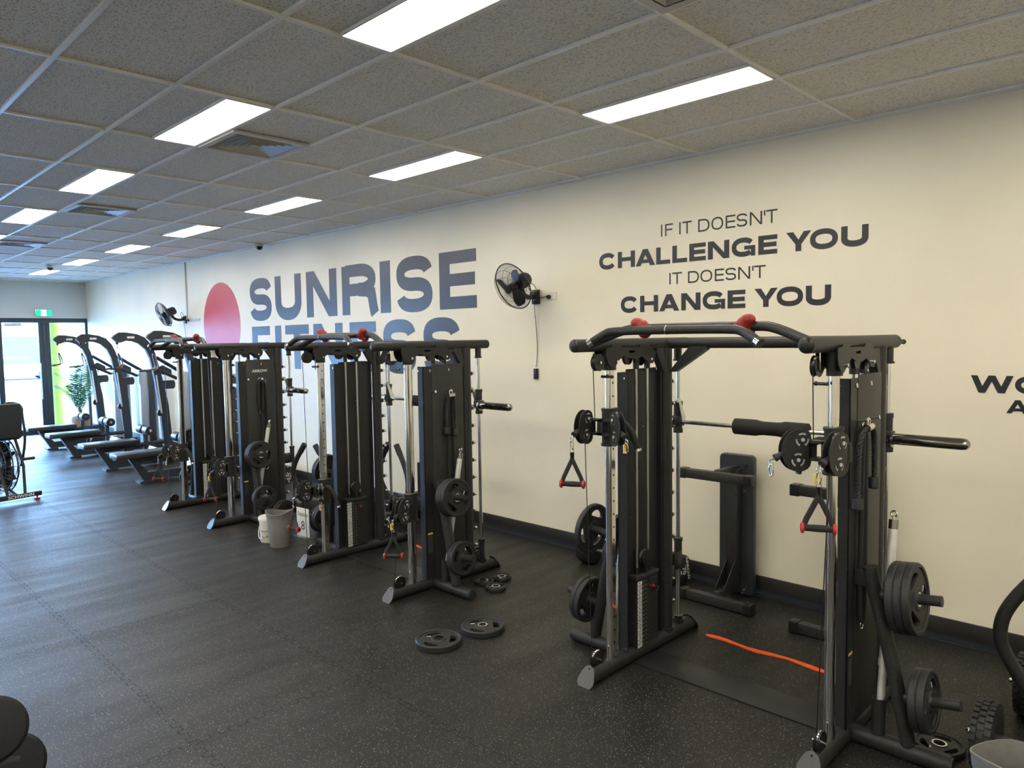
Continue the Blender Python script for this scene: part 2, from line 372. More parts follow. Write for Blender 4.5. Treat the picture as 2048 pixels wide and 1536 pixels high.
# ------------------------------------------------------------------ wall lettering
def strip(bm, pts, t, z, closed=False):
    # flat band of width t through 2D points -> 3D via z callback
    n = len(pts); Lp, Rp = [], []
    for i in range(n):
        p = Vector(pts[i])
        if closed: a = Vector(pts[i-1]); c = Vector(pts[(i+1) % n])
        else: a = Vector(pts[max(i-1, 0)]); c = Vector(pts[min(i+1, n-1)])
        d1 = (p-a); d2 = (c-p)
        if d1.length < 1e-9: d1 = d2
        if d2.length < 1e-9: d2 = d1
        d1.normalize(); d2.normalize(); d = (d1+d2).normalized(); nn = Vector((-d.y, d.x))
        k = 1/max(.5, nn.dot(Vector((-d1.y, d1.x))))
        Lp.append(p+nn*t/2*k); Rp.append(p-nn*t/2*k)
    m_ = n if closed else n-1
    f0 = [bm.verts.new(z(*q, 1)) for q in Lp]; g0 = [bm.verts.new(z(*q, 1)) for q in Rp]
    f1 = [bm.verts.new(z(*q, 0)) for q in Lp]; g1 = [bm.verts.new(z(*q, 0)) for q in Rp]
    for i in range(m_):
        j = (i+1) % n
        bm.faces.new((f0[i], f0[j], g0[j], g0[i])); bm.faces.new((f0[i], f1[i], f1[j], f0[j])); bm.faces.new((g0[i], g0[j], g1[j], g1[i]))
    if not closed:
        bm.faces.new((f0[0], g0[0], g1[0], f1[0])); bm.faces.new((f0[-1], f1[-1], g1[-1], g0[-1]))
def poly(bm, pts, z):
    A = [bm.verts.new(z(*q, 1)) for q in pts]; B = [bm.verts.new(z(*q, 0)) for q in pts]
    bm.faces.new(A); n = len(pts)
    for i in range(n): bm.faces.new((A[i], B[i], B[(i+1) % n], A[(i+1) % n]))
def sarc(cx, cy, rx, ry, a0, a1, n=20, e=2.3):
    out = []
    for i in range(n+1):
        a = math.radians(a0+(a1-a0)*i/n); c, s_ = math.cos(a), math.sin(a)
        out.append((cx+rx*math.copysign(abs(c)**(2/e), c), cy+ry*math.copysign(abs(s_)**(2/e), s_)))
    return out
def letter(ch, w_, h, t, th=None):
    # returns strips [(pts, thickness, closed)], polys
    th = th or t; e = t/2; eh = th/2; s_ = []; p = []
    if ch == 'I': s_ = [([(w_/2, 0), (w_/2, h)], w_, 0)]
    elif ch == "'": p = [[(0, h*.62), (w_, h*.62), (w_, h), (0, h)]]
    elif ch in 'FE':
        s_ = [([(e, 0), (e, h)], t, 0), ([(e, h-eh), (w_, h-eh)], th, 0), ([(e, h*.515), (w_*.93, h*.515)], th, 0)]
        if ch == 'E': s_[2] = ([(e, h*.505), (w_*.96, h*.505)], th, 0); s_.append(([(e, eh), (w_, eh)], th, 0))
    elif ch == 'T': s_ = [([(w_/2, 0), (w_/2, h)], t, 0), ([(0, h-eh), (w_, h-eh)], th, 0)]
    elif ch == 'L': s_ = [([(e, 0), (e, h)], t, 0), ([(e, eh), (w_, eh)], th, 0)]
    elif ch == 'H': s_ = [([(e, 0), (e, h)], t, 0), ([(w_-e, 0), (w_-e, h)], t, 0), ([(e, h*.52), (w_-e, h*.52)], th, 0)]
    elif ch == 'N': s_ = [([(e, 0), (e, h)], t, 0), ([(w_-e, 0), (w_-e, h)], t, 0)]; k = t*1.18; p = [[(0, h), (w_-k, 0), (w_, 0), (k, h)]]
    elif ch == 'A': k = t*1.12; p = [[(0, 0), (k, 0), (w_/2+k*.5, h), (w_/2-k*.5, h)], [(w_-k, 0), (w_, 0), (w_/2+k*.5, h), (w_/2-k*.5, h)]]; s_ = [([(w_*.2, h*.27), (w_*.8, h*.27)], th*.9, 0)]
    elif ch == 'Y': k = t*1.2; p = [[(0, h), (w_/2-e, h*.36), (w_/2+e, h*.36), (k, h)], [(w_-k, h), (w_/2-e, h*.36), (w_/2+e, h*.36), (w_, h)]]; s_ = [([(w_/2, 0), (w_/2, h*.42)], t, 0)]
    elif ch == 'W':
        k = t*1.05; q = w_*.27
        p = [[(0, h), (q-k/2, 0), (q+k/2, 0), (k, h)], [(w_/2-k/2, h), (q-k/2, 0), (q+k/2, 0), (w_/2+k/2, h)], [(w_/2-k/2, h), (w_-q-k/2, 0), (w_-q+k/2, 0), (w_/2+k/2, h)], [(w_-k, h), (w_-q-k/2, 0), (w_-q+k/2, 0), (w_, h)]]
    elif ch == 'U': s_ = [([(e, h)] + sarc(w_/2, h*.40, w_/2-e, h*.40-eh, 180, 360, 24) + [(w_-e, h)], t, 0)]
    elif ch == 'O': s_ = [(sarc(w_/2, h/2, w_/2-e, h/2-eh, 0, 355, 40), (t+th)/2, 1)]
    elif ch == 'D': s_ = [([(e, 0), (e, h)], t, 0), ([(e, h-eh), (w_*.45, h-eh)] + sarc(w_*.45, h/2, w_*.55-e, h/2-eh, 85, -85, 20) + [(w_*.45, eh), (e, eh)], (t+th)/2, 0)]
    elif ch == 'C': s_ = [(sarc(w_/2, h/2, w_/2-e, h/2-eh, 32, 328, 36), (t+th)/2, 0)]
    elif ch == 'G': s_ = [(sarc(w_/2, h/2, w_/2-e, h/2-eh, 35, 318, 34), (t+th)/2, 0), ([(w_*.55, h*.46), (w_, h*.46)], th*.85, 0), ([(w_-e*.8, 0), (w_-e*.8, h*.46)], t*.8, 0)]
    elif ch == 'S':
        ry = (h/2-eh)/2
        s_ = [(sarc(w_/2, h-eh-ry, w_/2-e, ry, 8, 262, 22, 2.5) + sarc(w_/2, eh+ry, w_/2-e, ry, 82, -172, 22, 2.5), (t+th)/2, 0)]
    elif ch == 'R':
        ry = (h*.56)/2-eh*.8; cy = h-eh-ry
        s_ = [([(e, 0), (e, h)], t, 0), ([(e, h-eh), (w_*.5, h-eh)] + sarc(w_*.5, cy, w_*.5-e*1.05, ry, 88, -88, 18) + [(w_*.5, cy-ry), (e, cy-ry)], (t+th)/2, 0),
              ([(w_*.5, cy-ry), (w_*.74, cy-ry-h*.02), (w_*.86, cy-ry-h*.09), (w_*.90, h*.18), (w_*.93, h*.05), (w_*.95, 0)], t*.98, 0)]
    return s_, p
def sign(name, label, z0, h, t, items, mt, th=None, cat='wall lettering'):
    items = [i for i in items]
    x0 = items[0][1]
    root = empty(name, (x0, YW, z0), label, cat)
    for ch, a, c in items:
        bm = MB(); wd = c-a
        tt = wd if ch in "I'" else t
        s_, p = letter(ch, wd, h, tt, th)
        zf = lambda u, v, f, a=a: (a-x0+u, -.0022 if f else .0, v)
        for li, (pts, tk, cl) in enumerate(s_): zf = lambda u, v, f, a=a, lv=li: (a-x0+u, -.0022-.0003*lv if f else .0, v); strip(bm.b, pts, tk, zf, cl)
        for li, q in enumerate(p): poly(bm.b, q, lambda u, v, f, a=a, lv=li: (a-x0+u, -.0034-.0003*lv if f else .0, v))
        bm.build('letter', mt, root, sharp=.3)
    return root
sign('wall_lettering', 'huge navy SUNRISE lettering on the cream wall beside the red disc', 2.36, .632, .178,
     [('S', -9.1, -8.39), ('U', -8.28, -7.524), ('N', -7.378, -6.602), ('R', -6.472, -5.70), ('I', -5.619, -5.407), ('S', -5.293, -4.601), ('E', -4.485, -3.873)], M['navy'], .135)
sign('wall_lettering', 'huge navy FITNESS lettering on the cream wall, partly hidden behind the machines', 1.63, .635, .178,
     [('F', -9.063, -8.486), ('I', -8.321, -8.137), ('T', -8.013, -7.35), ('N', -7.222, -6.489), ('E', -6.32, -5.734), ('S', -5.591, -4.929), ('S', -4.802, -4.146)], M['navy'], .135)
sign('wall_lettering', 'thin dark lettering reading IF IT DOESN\'T, topmost line of the wall quote', 2.865, .100, .0125,
     [('I', -1.576, -1.564), ('F', -1.536, -1.461), ('I', -1.4, -1.388), ('T', -1.369, -1.285), ('D', -1.225, -1.124), ('O', -1.106, -1.005), ('E', -0.983, -0.902), ('S', -0.889, -0.804), ('N', -0.781, -0.683), ("'", -0.668, -0.658), ('T', -0.65, -0.564)], M['ink'])
sign('wall_lettering', 'bold dark lettering reading CHALLENGE YOU, second line of the wall quote', 2.635, .142, .043,
     [('C', -2.233, -2.044), ('H', -2.023, -1.842), ('A', -1.832, -1.636), ('L', -1.624, -1.488), ('L', -1.466, -1.327), ('E', -1.306, -1.157), ('N', -1.137, -0.952), ('G', -0.933, -0.737), ('E', -0.712, -0.563), ('Y', -0.494, -0.311), ('O', -0.32, -0.119), ('U', -0.099, 0.083)], M['ink'], .034)
sign('wall_lettering', 'thin dark lettering reading IT DOESN\'T, third line of the wall quote', 2.46, .096, .0125,
     [('I', -1.495, -1.483), ('T', -1.466, -1.376), ('D', -1.318, -1.218), ('O', -1.204, -1.099), ('E', -1.076, -0.997), ('S', -0.983, -0.894), ('N', -0.875, -0.777), ("'", -0.76, -0.75), ('T', -0.744, -0.653)], M['ink'])
sign('wall_lettering', 'bold dark lettering reading CHANGE YOU, lowest line of the wall quote', 2.238, .141, .043,
     [('C', -1.996, -1.808), ('H', -1.789, -1.607), ('A', -1.595, -1.401), ('N', -1.382, -1.204), ('G', -1.186, -0.986), ('E', -0.964, -0.815), ('Y', -0.74, -0.557), ('O', -0.566, -0.362), ('U', -0.344, -0.164)], M['ink'], .034)
sign('wall_lettering', 'bold dark letters W and O running off the right edge of the picture', 1.645, .108, .034, [('W', .712, .938), ('O', .945, 1.115)], M['ink'], .028)
sign('wall_lettering', 'small bold dark letter A at the right edge of the picture', 1.524, .082, .024, [('A', .906, 1.02)], M['ink'], .02)
me = curve_mesh([circ(0, 0, .70, 72)], .002)
o = bpy.data.objects.new('red_disc_logo', me); COL.objects.link(o); me.materials.append(M['redv']); o.matrix_world = frame((-10.155, YW-.0011, 2.325), (1, 0, 0), (0, 0, 1))
tag(o, 'large round red disc painted on the wall left of the lettering', 'logo')

# ------------------------------------------------------------------ cable machines (functional trainer with smith bar)
OY = (0, 1.45, 0)          # machine root stands at Y = -1.45; geometry below is written in room Y
def rope_handle_tree(label):
    # stirrup handle: origin at the carabiner eye, hangs down -z, handle bar along x
    t = empty('pulley_stirrup', (0, 0, 0), label, 'stirrup handle', 'stirrup handles hanging on the cable machines')
    s_ = MB()
    for sg in (-1, 1):
        s_.tube([(0, 0, -.02), (0, 0, -.06), (sg*.012, 0, -.085), (sg*.05, 0, -.165), (sg*.062, 0, -.20)], .0045, 8, ry=.0125, up=(1, 0, 0))
    s_.build('strap', M['rubber'], t)
    MB().lathe([(.0, -.075), (.0135, -.075), (.0155, -.03), (.0165, 0), (.0155, .03), (.0135, .075), (0, .075)], (0, 0, -.205), (1, 0, 0), 16, ).build('grip', M['foam'], t)
    for sg in (-1, 1):
        MB().lathe([(.0, -.008), (.020, -.008), (.0255, -.003), (.0255, .004), (.019, .008), (.0, .008)], (sg*.066, 0, -.205), (1, 0, 0), 18).build('end_cap', M['redp'], t, label='red plastic end cap')
    r_ = MB(); r_.tube([(.010*math.cos(a), 0, -.010+.014*math.sin(a)) for a in [2*PI*i/12 for i in range(12)]], .0028, 8, close=True); r_.build('ring', M['chrome'], t)
    return t
def carabiner(c, mb_c, L=.05):
    pts = [(c[0]+.0105*math.sin(a), c[1], c[2]-L/2-L/2*math.cos(a)*(-1)) for a in [2*PI*i/14 for i in range(14)]]
    mb_c.tube(pts, .003, 6, close=True)

mustache = [(-.26, .02), (-.262, -.02), (-.250, -.055), (-.225, -.085), (-.185, -.092), (-.160, -.075), (-.135, -.05), (-.09, -.028), (-.03, -.045), (.05, -.05), (.10, -.035), (.14, -.055), (.175, -.080), (.215, -.082), (.24, -.055), (.245, -.02), (.225, .0), (.19, .02), (.185, .035), (.09, .035), (.085, .02), (-.11, .02), (-.115, .035), (-.2, .035), (-.205, .025)]

def machine():
    root = empty('cable_machine', (0, -1.45, 0), '', 'cable machine', 'black cable crossover and smith bar machines along the wall')
    side_parts = {}
    for s in (-1, 1):
        def B(mb, name, mt, parent=root, **k):
            return mb.build(name, mt, parent, off=OY, mirror=s, **k)
        x0 = .65
        # foot tube
        f = MB(); f.tube([(x0, -2.045, .046), (x0, -.90, .046)], .044, 18, ry=.046)
        for v_ in f.b.verts:
            v_.co.y = (-2.072+.611*v_.co.z) if v_.co.y < -1.5 else (-.878-.58*v_.co.z)
        f.lathe([(.038, 0), (.040, .02), (0, .02)], (x0, -1.055, .088), (0, 0, 1), 16)
        o_foot = B(f, 'base_foot', M['steel'])
        prof = [(-.042, -.02), (-.058, .0), (-.060, .03), (-.045, .075), (-.03, .105), (0, .118), (.03, .105), (.045, .075), (.060, .03), (.058, 0), (.042, -.02), (0, -.028)]
        me_ = curve_mesh([[(a*.95, c_*.92) for a, c_ in prof], circ(0, .088, .007, 10)], .006, .001)
        n_ = Vector((0, -.85, .52)).normalized(); uy_ = Vector((0, .52, .85))
        B(MB().addmesh(me_, frame((x0, -2.070, .014), (1, 0, 0), uy_)), 'end_plate', M['greycap'], o_foot, label='grey slanted end plate')
        B(MB().addmesh(me_, frame((x0, -.885, .014), (1, 0, 0), (0, -.5, .85))), 'end_plate', M['plastic'], o_foot)
        # side foot
        f = MB(); f.tube([(x0+.03, -1.6, .044), (1.115, -1.6, .044)], .040, 18, ry=.042, up=(0, 0, 1)); f.tube([(1.113, -1.6, .044), (1.125, -1.6, .044)], .037, 18)
        f.box(x0+.015, x0+.03, -1.66, -1.54, .0, .11, bev=.003)
        for yy in (-1.645, -1.555): f.cyl((x0+.03, yy, .085), (x0+.045, yy, .085), .008, 8)
        sf = B(f, 'side_foot', M['steel'])
        # top beam
        f = MB(); f.tube([(x0, -2.135, 1.983), (x0, -.955, 1.983)], .036, 20, ry=.037)
        tb = B(f, 'top_beam', M['steel'])
        B(MB().ball((x0, -2.135, 1.983), .0365, (1, .35, 1), 16), 'end_cap', M['greycap' if 0 else 'plastic'], tb)
        B(MB().ball((x0, -.955, 1.983), .0365, (1, .4, 1), 16), 'end_cap', M['plastic'], tb)
        if s > 0: B(MB().cyl((x0, -.93, 1.978), (x0, -.80, 1.978), .008, 10).cyl((x0, -.805, 1.978), (x0, -.797, 1.978), .014, 12), 'band_peg', M['steel'], tb)
        # adjustment post
        f = MB(); f.tube([(x0, -1.81, .07), (x0, -1.81, 1.845)], .0225, 24, ry=.037, up=(0, 1, 0))
        f.box(x0-.0242, x0-.020, -1.828, -1.792, .075, 1.84)
        post = B(f, 'adjustment_post', M['chrome'])
        f = MB()
        for i in range(21): f.cyl((x0-.0246, -1.81, .19+.0785*i), (x0-.0238, -1.81, .19+.0785*i), .0068, 10)
        B(f, 'pin_hole', M['plastic'], post)
        B(MB().tube([(x0, -1.81, 1.835), (x0, -1.81, 1.955)], .034, 20, ry=.050, up=(0, 1, 0)), 'post_sleeve', M['steel'], post)
        f = MB(); f.tube([(x0, -1.89, 1.80), (x0-.06, -1.87, 1.80)], .008, 8); f.ball((x0-.062, -1.87, 1.80), .011); B(f, 'stop_bolt', M['plastic'], post)
        # shroud: C section, outer face, front flange, rear flange
        f = MB(); xo = .682; xi = .617
        f.box(xi, xo, -1.690, -1.683, .085, 1.815); f.box(xo-.007, xo, -1.690, -1.26, .085, 1.815); f.box(xi+.03, xo, -1.268, -1.26, .085, 1.815)
        f.prism([(0, 0), (.07, 0), (0, .07)], (xo-.04, -1.685, .04), (0, 1, 0), (0, 0, 1), .03)
        sh = B(f, 'shroud', M['panel'])
        B(MB().box(xo, xo+.003, -1.60, -1.265, .09, 1.83, bev=.001), 'side_cover', M['panel2'], sh)
        f = MB()
        for zz in (.11, 1.78): 
            f.cyl((xi+.012, -1.689, zz), (xi+.012, -1.6925, zz), .006, 8)
        for yy in (-1.62, -1.42): f.cyl((xo+.002, yy, 1.79), (xo+.005, yy, 1.77), .006, 8)
        for yy, zz in ((-1.565, 1.45), (-1.43, 1.46), (-1.565, .9)): f.cyl((xo-.009, yy, zz), (xo-.0105, yy, zz), .005, 8)
        B(f, 'rivet', M['chrome'], sh)
        for yy in (-1.60, -1.435):
            f = MB(); f.cyl((xo, yy, 1.605), (xo+.045, yy, 1.612), .006, 8); f.cyl((xo+.045, yy, 1.612), (xo+.050, yy, 1.613), .011, 12); B(f, 'hanging_hook', M['chrome'], sh)
        f = MB(); me_ = text_mesh('- - -', .02)
        f.box(xo+.0002, xo+.0012, -1.672, -1.622, .452, .466); B(f, 'warning_sticker', M['yellow'], sh)
        f = MB()
        for i in range(7): f.box(xo+.0002, xo+.001, -1.670+.0068*i, -1.666+.0068*i, .30+.006*(i % 3), .44)
        B(f, 'instruction_print', M['greycap'], sh)
        f = MB(); me_ = text_mesh('ARROW', .044, .0006, .0012, 1.1)
        mtx = frame((xo+.004, -1.44, 1.70), (0, 1, 0), (0, 0, 1)) if s > 0 else frame((xo+.004, -1.44, 1.70), (0, -1, 0), (0, 0, 1))
        f.addmesh(me_, mtx); 
        side_parts.setdefault('logo', []).append((f, sh, s))
        # weight stack
        st = MB()
        for i in range(16): st.box(.604, .672, -1.60, -1.375, .088+.0265*i, .1125+.0265*i)
        st.box(0.598, .673, -1.607, -1.368, .515, .545, bev=.004)
        stk = B(st, 'weight_stack', M['steel'])
        f = MB(); g = MB(); dd = MB()
        vals = ['77.1', '72.6', '68', '63.5', '59', '54.4', '49.9', '45.4', '40.8', '36.3', '31.8', '27.2', '22.7', '18.1', '13.6', '9.1']
        for i in range(16):
            zc = .100+.0265*i
            f.box(.6025, .604, -1.598, -1.552, zc-.0108, zc+.0108)
            g.addmesh(text_mesh(vals[i], .021, .0004, .0004), frame((.6020, -1.575, zc), (0, 1, 0) if s < 0 else (0, -1, 0), (0, 0, 1)) if s < 0 else frame((.6020, -1.575, zc), (0, -1, 0), (0, 0, 1)))
            for yy in (-1.535, -1.505): dd.cyl((.6038, yy, zc), (.6028, yy, zc), .003, 6)
        B(f, 'weight_label', M['white'], stk, label='white weight number labels')
        if s < 0:
            # mirror later flips x; text written so it reads from the inner side
            pass
        B(g, 'weight_number', M['dark_ink'], stk)
        B(dd, 'pin_hole', M['white_metal'], stk)
        f = MB(); f.tube(smooth_path([(.60, -1.50, .535), (.585, -1.47, .46), (.59, -1.41, .40), (.60, -1.37, .43)]), .004, 6); B(f, 'pin_cord', M['plastic'], stk)
        B(MB().cyl((.608, -1.46, .46), (.575, -1.46, .46), .009, 10), 'selector_pin', M['redp'], stk, label='red selector pin')
        for yy in (-1.55, -1.43):
            B(MB().cyl((.642, yy, .09), (.642, yy, 1.86), .0095, 12), 'guide_rod', M['brushed'])
            B(MB().cyl((.642, yy, 1.83), (.642, yy, 1.95), .019, 14), 'rod_bushing', M['plastic'])
            B(MB().cyl((.642, yy, .54), (.642, yy, .585), .018, 14), 'rod_bumper', M['plastic'])
        f = MB(); f.lathe([(0, -.012), (.050, -.012), (.044, -.004), (.044, .004), (.050, .012), (0, .012)], (.62, -1.49, .64), (1, 0, 0), 24); f.box(.605, .635, -1.505, -1.475, .545, .64)
        B(f, 'stack_pulley', M['plastic'])
        # mustache brackets with pulleys
        mb_ = curve_mesh([mustache, [(-.035, -.012), (.025, -.012), (.025, .004), (-.035, .004)]], .006, .001)
        br = B(MB().addmesh(mb_, frame((x0-.048, -1.645, 1.945), (0, 1, 0), (0, 0, 1))).addmesh(mb_, frame((x0+.048, -1.645, 1.945), (0, 1, 0), (0, 0, 1))), 'pulley_bracket', M['panel'])
        f = MB()
        for yy, zz in ((-1.81, 1.885), (-1.455, 1.89)): f.cyl((x0-.062, yy, zz), (x0+.062, yy, zz), .009, 8)
        B(f, 'bolt', M['chrome'], br)
        for yy, zz in ((-1.80, 1.885), (-1.47, 1.89), (-1.60, 1.90)):
            B(MB().lathe([(0, -.010), (.042, -.010), (.036, -.003), (.036, .003), (.042, .010), (0, .010)], (x0+.02, yy, zz), (1, 0, 0), 20), 'pulley', M['plastic'], br)
        f = MB(); f.lathe([(0, -.013), (.050, -.013), (.043, -.004), (.043, .004), (.050, .013), (0, .013)], (x0-.025, -1.955, 1.885), (1, 0, 0), 24); B(f, 'top_pulley', M['plastic'])
        B(MB().cyl((x0-.05, -1.955, 1.885), (x0+.0, -1.955, 1.885), .008, 8).box(x0-.006, x0-.0, -1.975, -1.90, 1.87, 1.95), 'pulley_bolt', M['chrome'])
        # bottom pulley
        bp = B(MB().lathe([(0, -.013), (.052, -.013), (.045, -.004), (.045, .004), (.052, .013), (0, .013)], (x0+.005, -1.945, .125), (1, 0, 0), 26), 'bottom_pulley', M['plastic'])
        B(MB().tube([(x0+.005, -1.945+.047*math.cos(a), .125+.047*math.sin(a)) for a in [PI*.15+PI*.7*i/10 for i in range(11)]], .006, 8).cyl((x0-.03, -1.945, .125), (x0+.035, -1.945, .125), .006, 8), 'pulley_rim', M['chrome'], bp)
        # upright with smith pegs
        up = B(MB().tube([(x0, -1.20, .06), (x0, -1.20, 1.96)], .036, 20, ry=.046, up=(0, 1, 0)).tube([(x0, -1.20, .07), (x0, -1.20, .10)], .043, 20, ry=.058, up=(0, 1, 0)), 'upright', M['steel'])
        for i in range(11):
            zz = 1.735-.1485*i
            B(MB().cyl((x0, -1.17, zz), (x0, -1.135, zz), .0165, 14), 'peg_collar', M['plastic'], up)
            B(MB().cyl((x0, -1.14, zz), (x0, -1.108, zz), .0120, 14), 'rack_peg', M['chrome'], up)
        B(MB().prism([(0, 0), (.045, 0), (.27, .145), (.27, .165), (.15, .165)], (x0-.035, -1.20, 1.80), (-1, 0, 0), (0, 0, 1), .045), 'gusset', M['steel'], up)
        B(MB().prism([(.0, 0), (-.025, .0), (-.105, .125), (-.105, .165), (-.03, .165)], (x0, -1.235, 1.80), (0, 1, 0), (0, 0, 1), .045), 'gusset', M['steel'], up)
        # smith guide rod
        gd = B(MB().cyl((x0, -1.055, .09), (x0, -1.055, 1.90), .0145, 18), 'smith_guide_rod', M['chrome'])
        B(MB().cyl((x0, -1.055, 1.865), (x0, -1.055, 1.955), .026, 18).lathe([(0, 0), (.032, 0), (.032, .012), (0, .012)], (x0, -1.055, 1.865)), 'top_collar', M['plastic'], gd)
        B(MB().cyl((x0, -1.055, .085), (x0, -1.055, .115), .036, 18).cyl((x0, -1.055, .1), (x0, -1.055, .135), .028, 18), 'base_collar', M['plastic'], gd)
        # safety stop (moved per machine)
        sst = B(MB().cyl((x0, -1.055, .48), (x0, -1.055, .66), .026, 16).cyl((x0, -1.055, .65), (x0, -1.055, .67), .031, 16).box(x0-.02, x0+.02, -1.19, -1.09, .50, .58, bev=.006).box(x0-.035, x0-.027, -1.15, -1.06, .47, .59, bev=.004), 'safety_stop', M['steel'], loc=(0, 0, 0))
        B(MB().box(x0-.037, x0-.0355, -1.115, -1.075, .50, .57), 'stop_label', M['greycap'], sst)
        # smith carriage
        sc = B(MB().cyl((x0, -1.055, 1.385), (x0, -1.055, 1.595), .0285, 18).cyl((x0, -1.055, 1.385), (x0, -1.055, 1.41), .032, 18).cyl((x0, -1.055, 1.57), (x0, -1.055, 1.595), .032, 18).box(x0-.035, x0+.035, -1.09, -1.02, 1.43, 1.50, bev=.01), 'smith_slider', M['steel'])
        hk = [(0, 0), (.02, -.01), (.035, .03), (-.015, .13), (-.03, .16), (-.055, .165), (-.075, .15), (-.068, .138), (-.05, .143), (-.04, .13), (-.01, .04)]
        me_ = curve_mesh([hk], .006, .001)
        B(MB().addmesh(me_, frame((x0-.038, -1.062, 1.455), (0, 1, 0), (0, 0, 1))), 'rack_hook', M['white_metal'], sc, label='silver rack hook')
        # sleeves for plates on smith bar
        B(MB().lathe([(0, 0), (.046, 0), (.046, .014), (.034, .014), (.034, .022), (.031, .022), (.031, .345), (.027, .365), (.014, .377), (0, .380)], (.665, -1.055, 1.458), (1, 0, 0), 24), 'bar_sleeve', M['dchrome'])
        # storage arm with horns
        arm = B(MB().tube(smooth_path([(.755, -1.6, .90), (.765, -1.6, .82), (.80, -1.6, .70), (.87, -1.6, .40), (.935, -1.6, .08)], 2), .032, 16, ry=.044, up=(0, 1, 0)).box(.684, .755, -1.62, -1.58, .80, .88, bev=.006), 'storage_arm', M['steel'])
        for (a, c_) in (((.79, .770), (1.065, .802)), ((.89, .295), (1.150, .340))):
            hn = B(MB().cyl((a[0], -1.6, a[1]), (c_[0], -1.6, c_[1]), .0245, 20), 'plate_horn', M['steel'], arm)
        # upright bar holder
        B(MB().lathe([(.026, .0), (.030, .0), (.030, .175), (.026, .175), (.025, .01), (.0, .01)], (.802, -1.60, .085), (0, -.0, 1), 18), 'bar_holder', M['steel'])
        side_parts[s] = (x0,)
    # spanning parts
    MB().tube([(-.65, -1.20, 1.985), (.65, -1.20, 1.985)], .030, 18, ry=.034, up=(0, 0, 1)).build('cross_beam', M['steel'], root, off=OY)
    MB().box(-.64, .64, -1.625, -1.375, .001, .007, bev=.002).build('foot_plate', M['panel'], root, off=OY)
    pb = MB().tube(smooth_path([(-.655, -2.03, 1.985), (-.60, -2.01, 2.0), (-.43, -1.97, 2.068), (-.34, -1.96, 2.075), (.34, -1.96, 2.075), (.43, -1.97, 2.068), (.60, -2.01, 2.0), (.655, -2.03, 1.985)], 2), .024, 16).build('pull_up_frame', M['steel'], root, off=OY)
    gb = MB().tube(smooth_path([(-.485, -2.21, 1.995), (-.40, -2.18, 2.05), (-.36, -2.17, 2.062), (.32, -2.17, 2.062), (.38, -2.18, 2.05), (.475, -2.21, 1.995)], 2), .022, 16).build('pull_up_bar', M['steel'], root, off=OY)
    f = MB()
    for (a, c_) in (((-.485, -2.21, 1.995), (-.40, -2.18, 2.05)), ((.475, -2.21, 1.995), (.38, -2.18, 2.05))):
        a = Vector(a); d = (Vector(c_)-a).normalized(); MB().cyl(a-d*.004, a+d*.023, .0235, 16).build('grip_ring', M['chrome'], gb, off=OY)
    MB().tube([(-.03, -2.17, 2.062), (-.024, -2.17, 2.062)], .0235, 16).build('grip_ring', M['chrome'], gb, off=OY)
    for xx in (-.25, .21): MB().cyl((xx, -2.165, 2.062), (xx, -1.965, 2.072), .020, 14).build('grip_link', M['steel'], pb, off=OY)
    for xx, sg in ((-.31, 1), (.285, -1)):
        f = MB(); r_ = Matrix.Rotation(-.5*sg if 0 else .35, 3, 'Y')
        f.ball((xx, -1.975, 2.085), .042, (1.0, .95, .9), 18).ball((xx-.022*sg, -1.985, 2.105), .036, (1.05, .9, .8), 16).ball((xx+.030*sg, -1.965, 2.066), .036, (1.15, .95, .9), 16).ball((xx+.010, -1.96, 2.045), .033, (1.1, .9, .8), 14)
        gobj = f.build('climbing_grip', M['red'], root, off=OY, label='red ball-shaped pull-up grip')
        md = gobj.modifiers.new('remesh', 'REMESH'); md.mode = 'VOXEL'; md.voxel_size = .006; md.use_smooth_shade = True
        md2 = gobj.modifiers.new('smooth', 'SMOOTH'); md2.iterations = 5
    # smith bar
    MB().cyl((-.68, -1.055, 1.458), (.68, -1.055, 1.458), .0135, 18).build('smith_bar', M['brushed'], root, off=OY)
    return root, side_parts
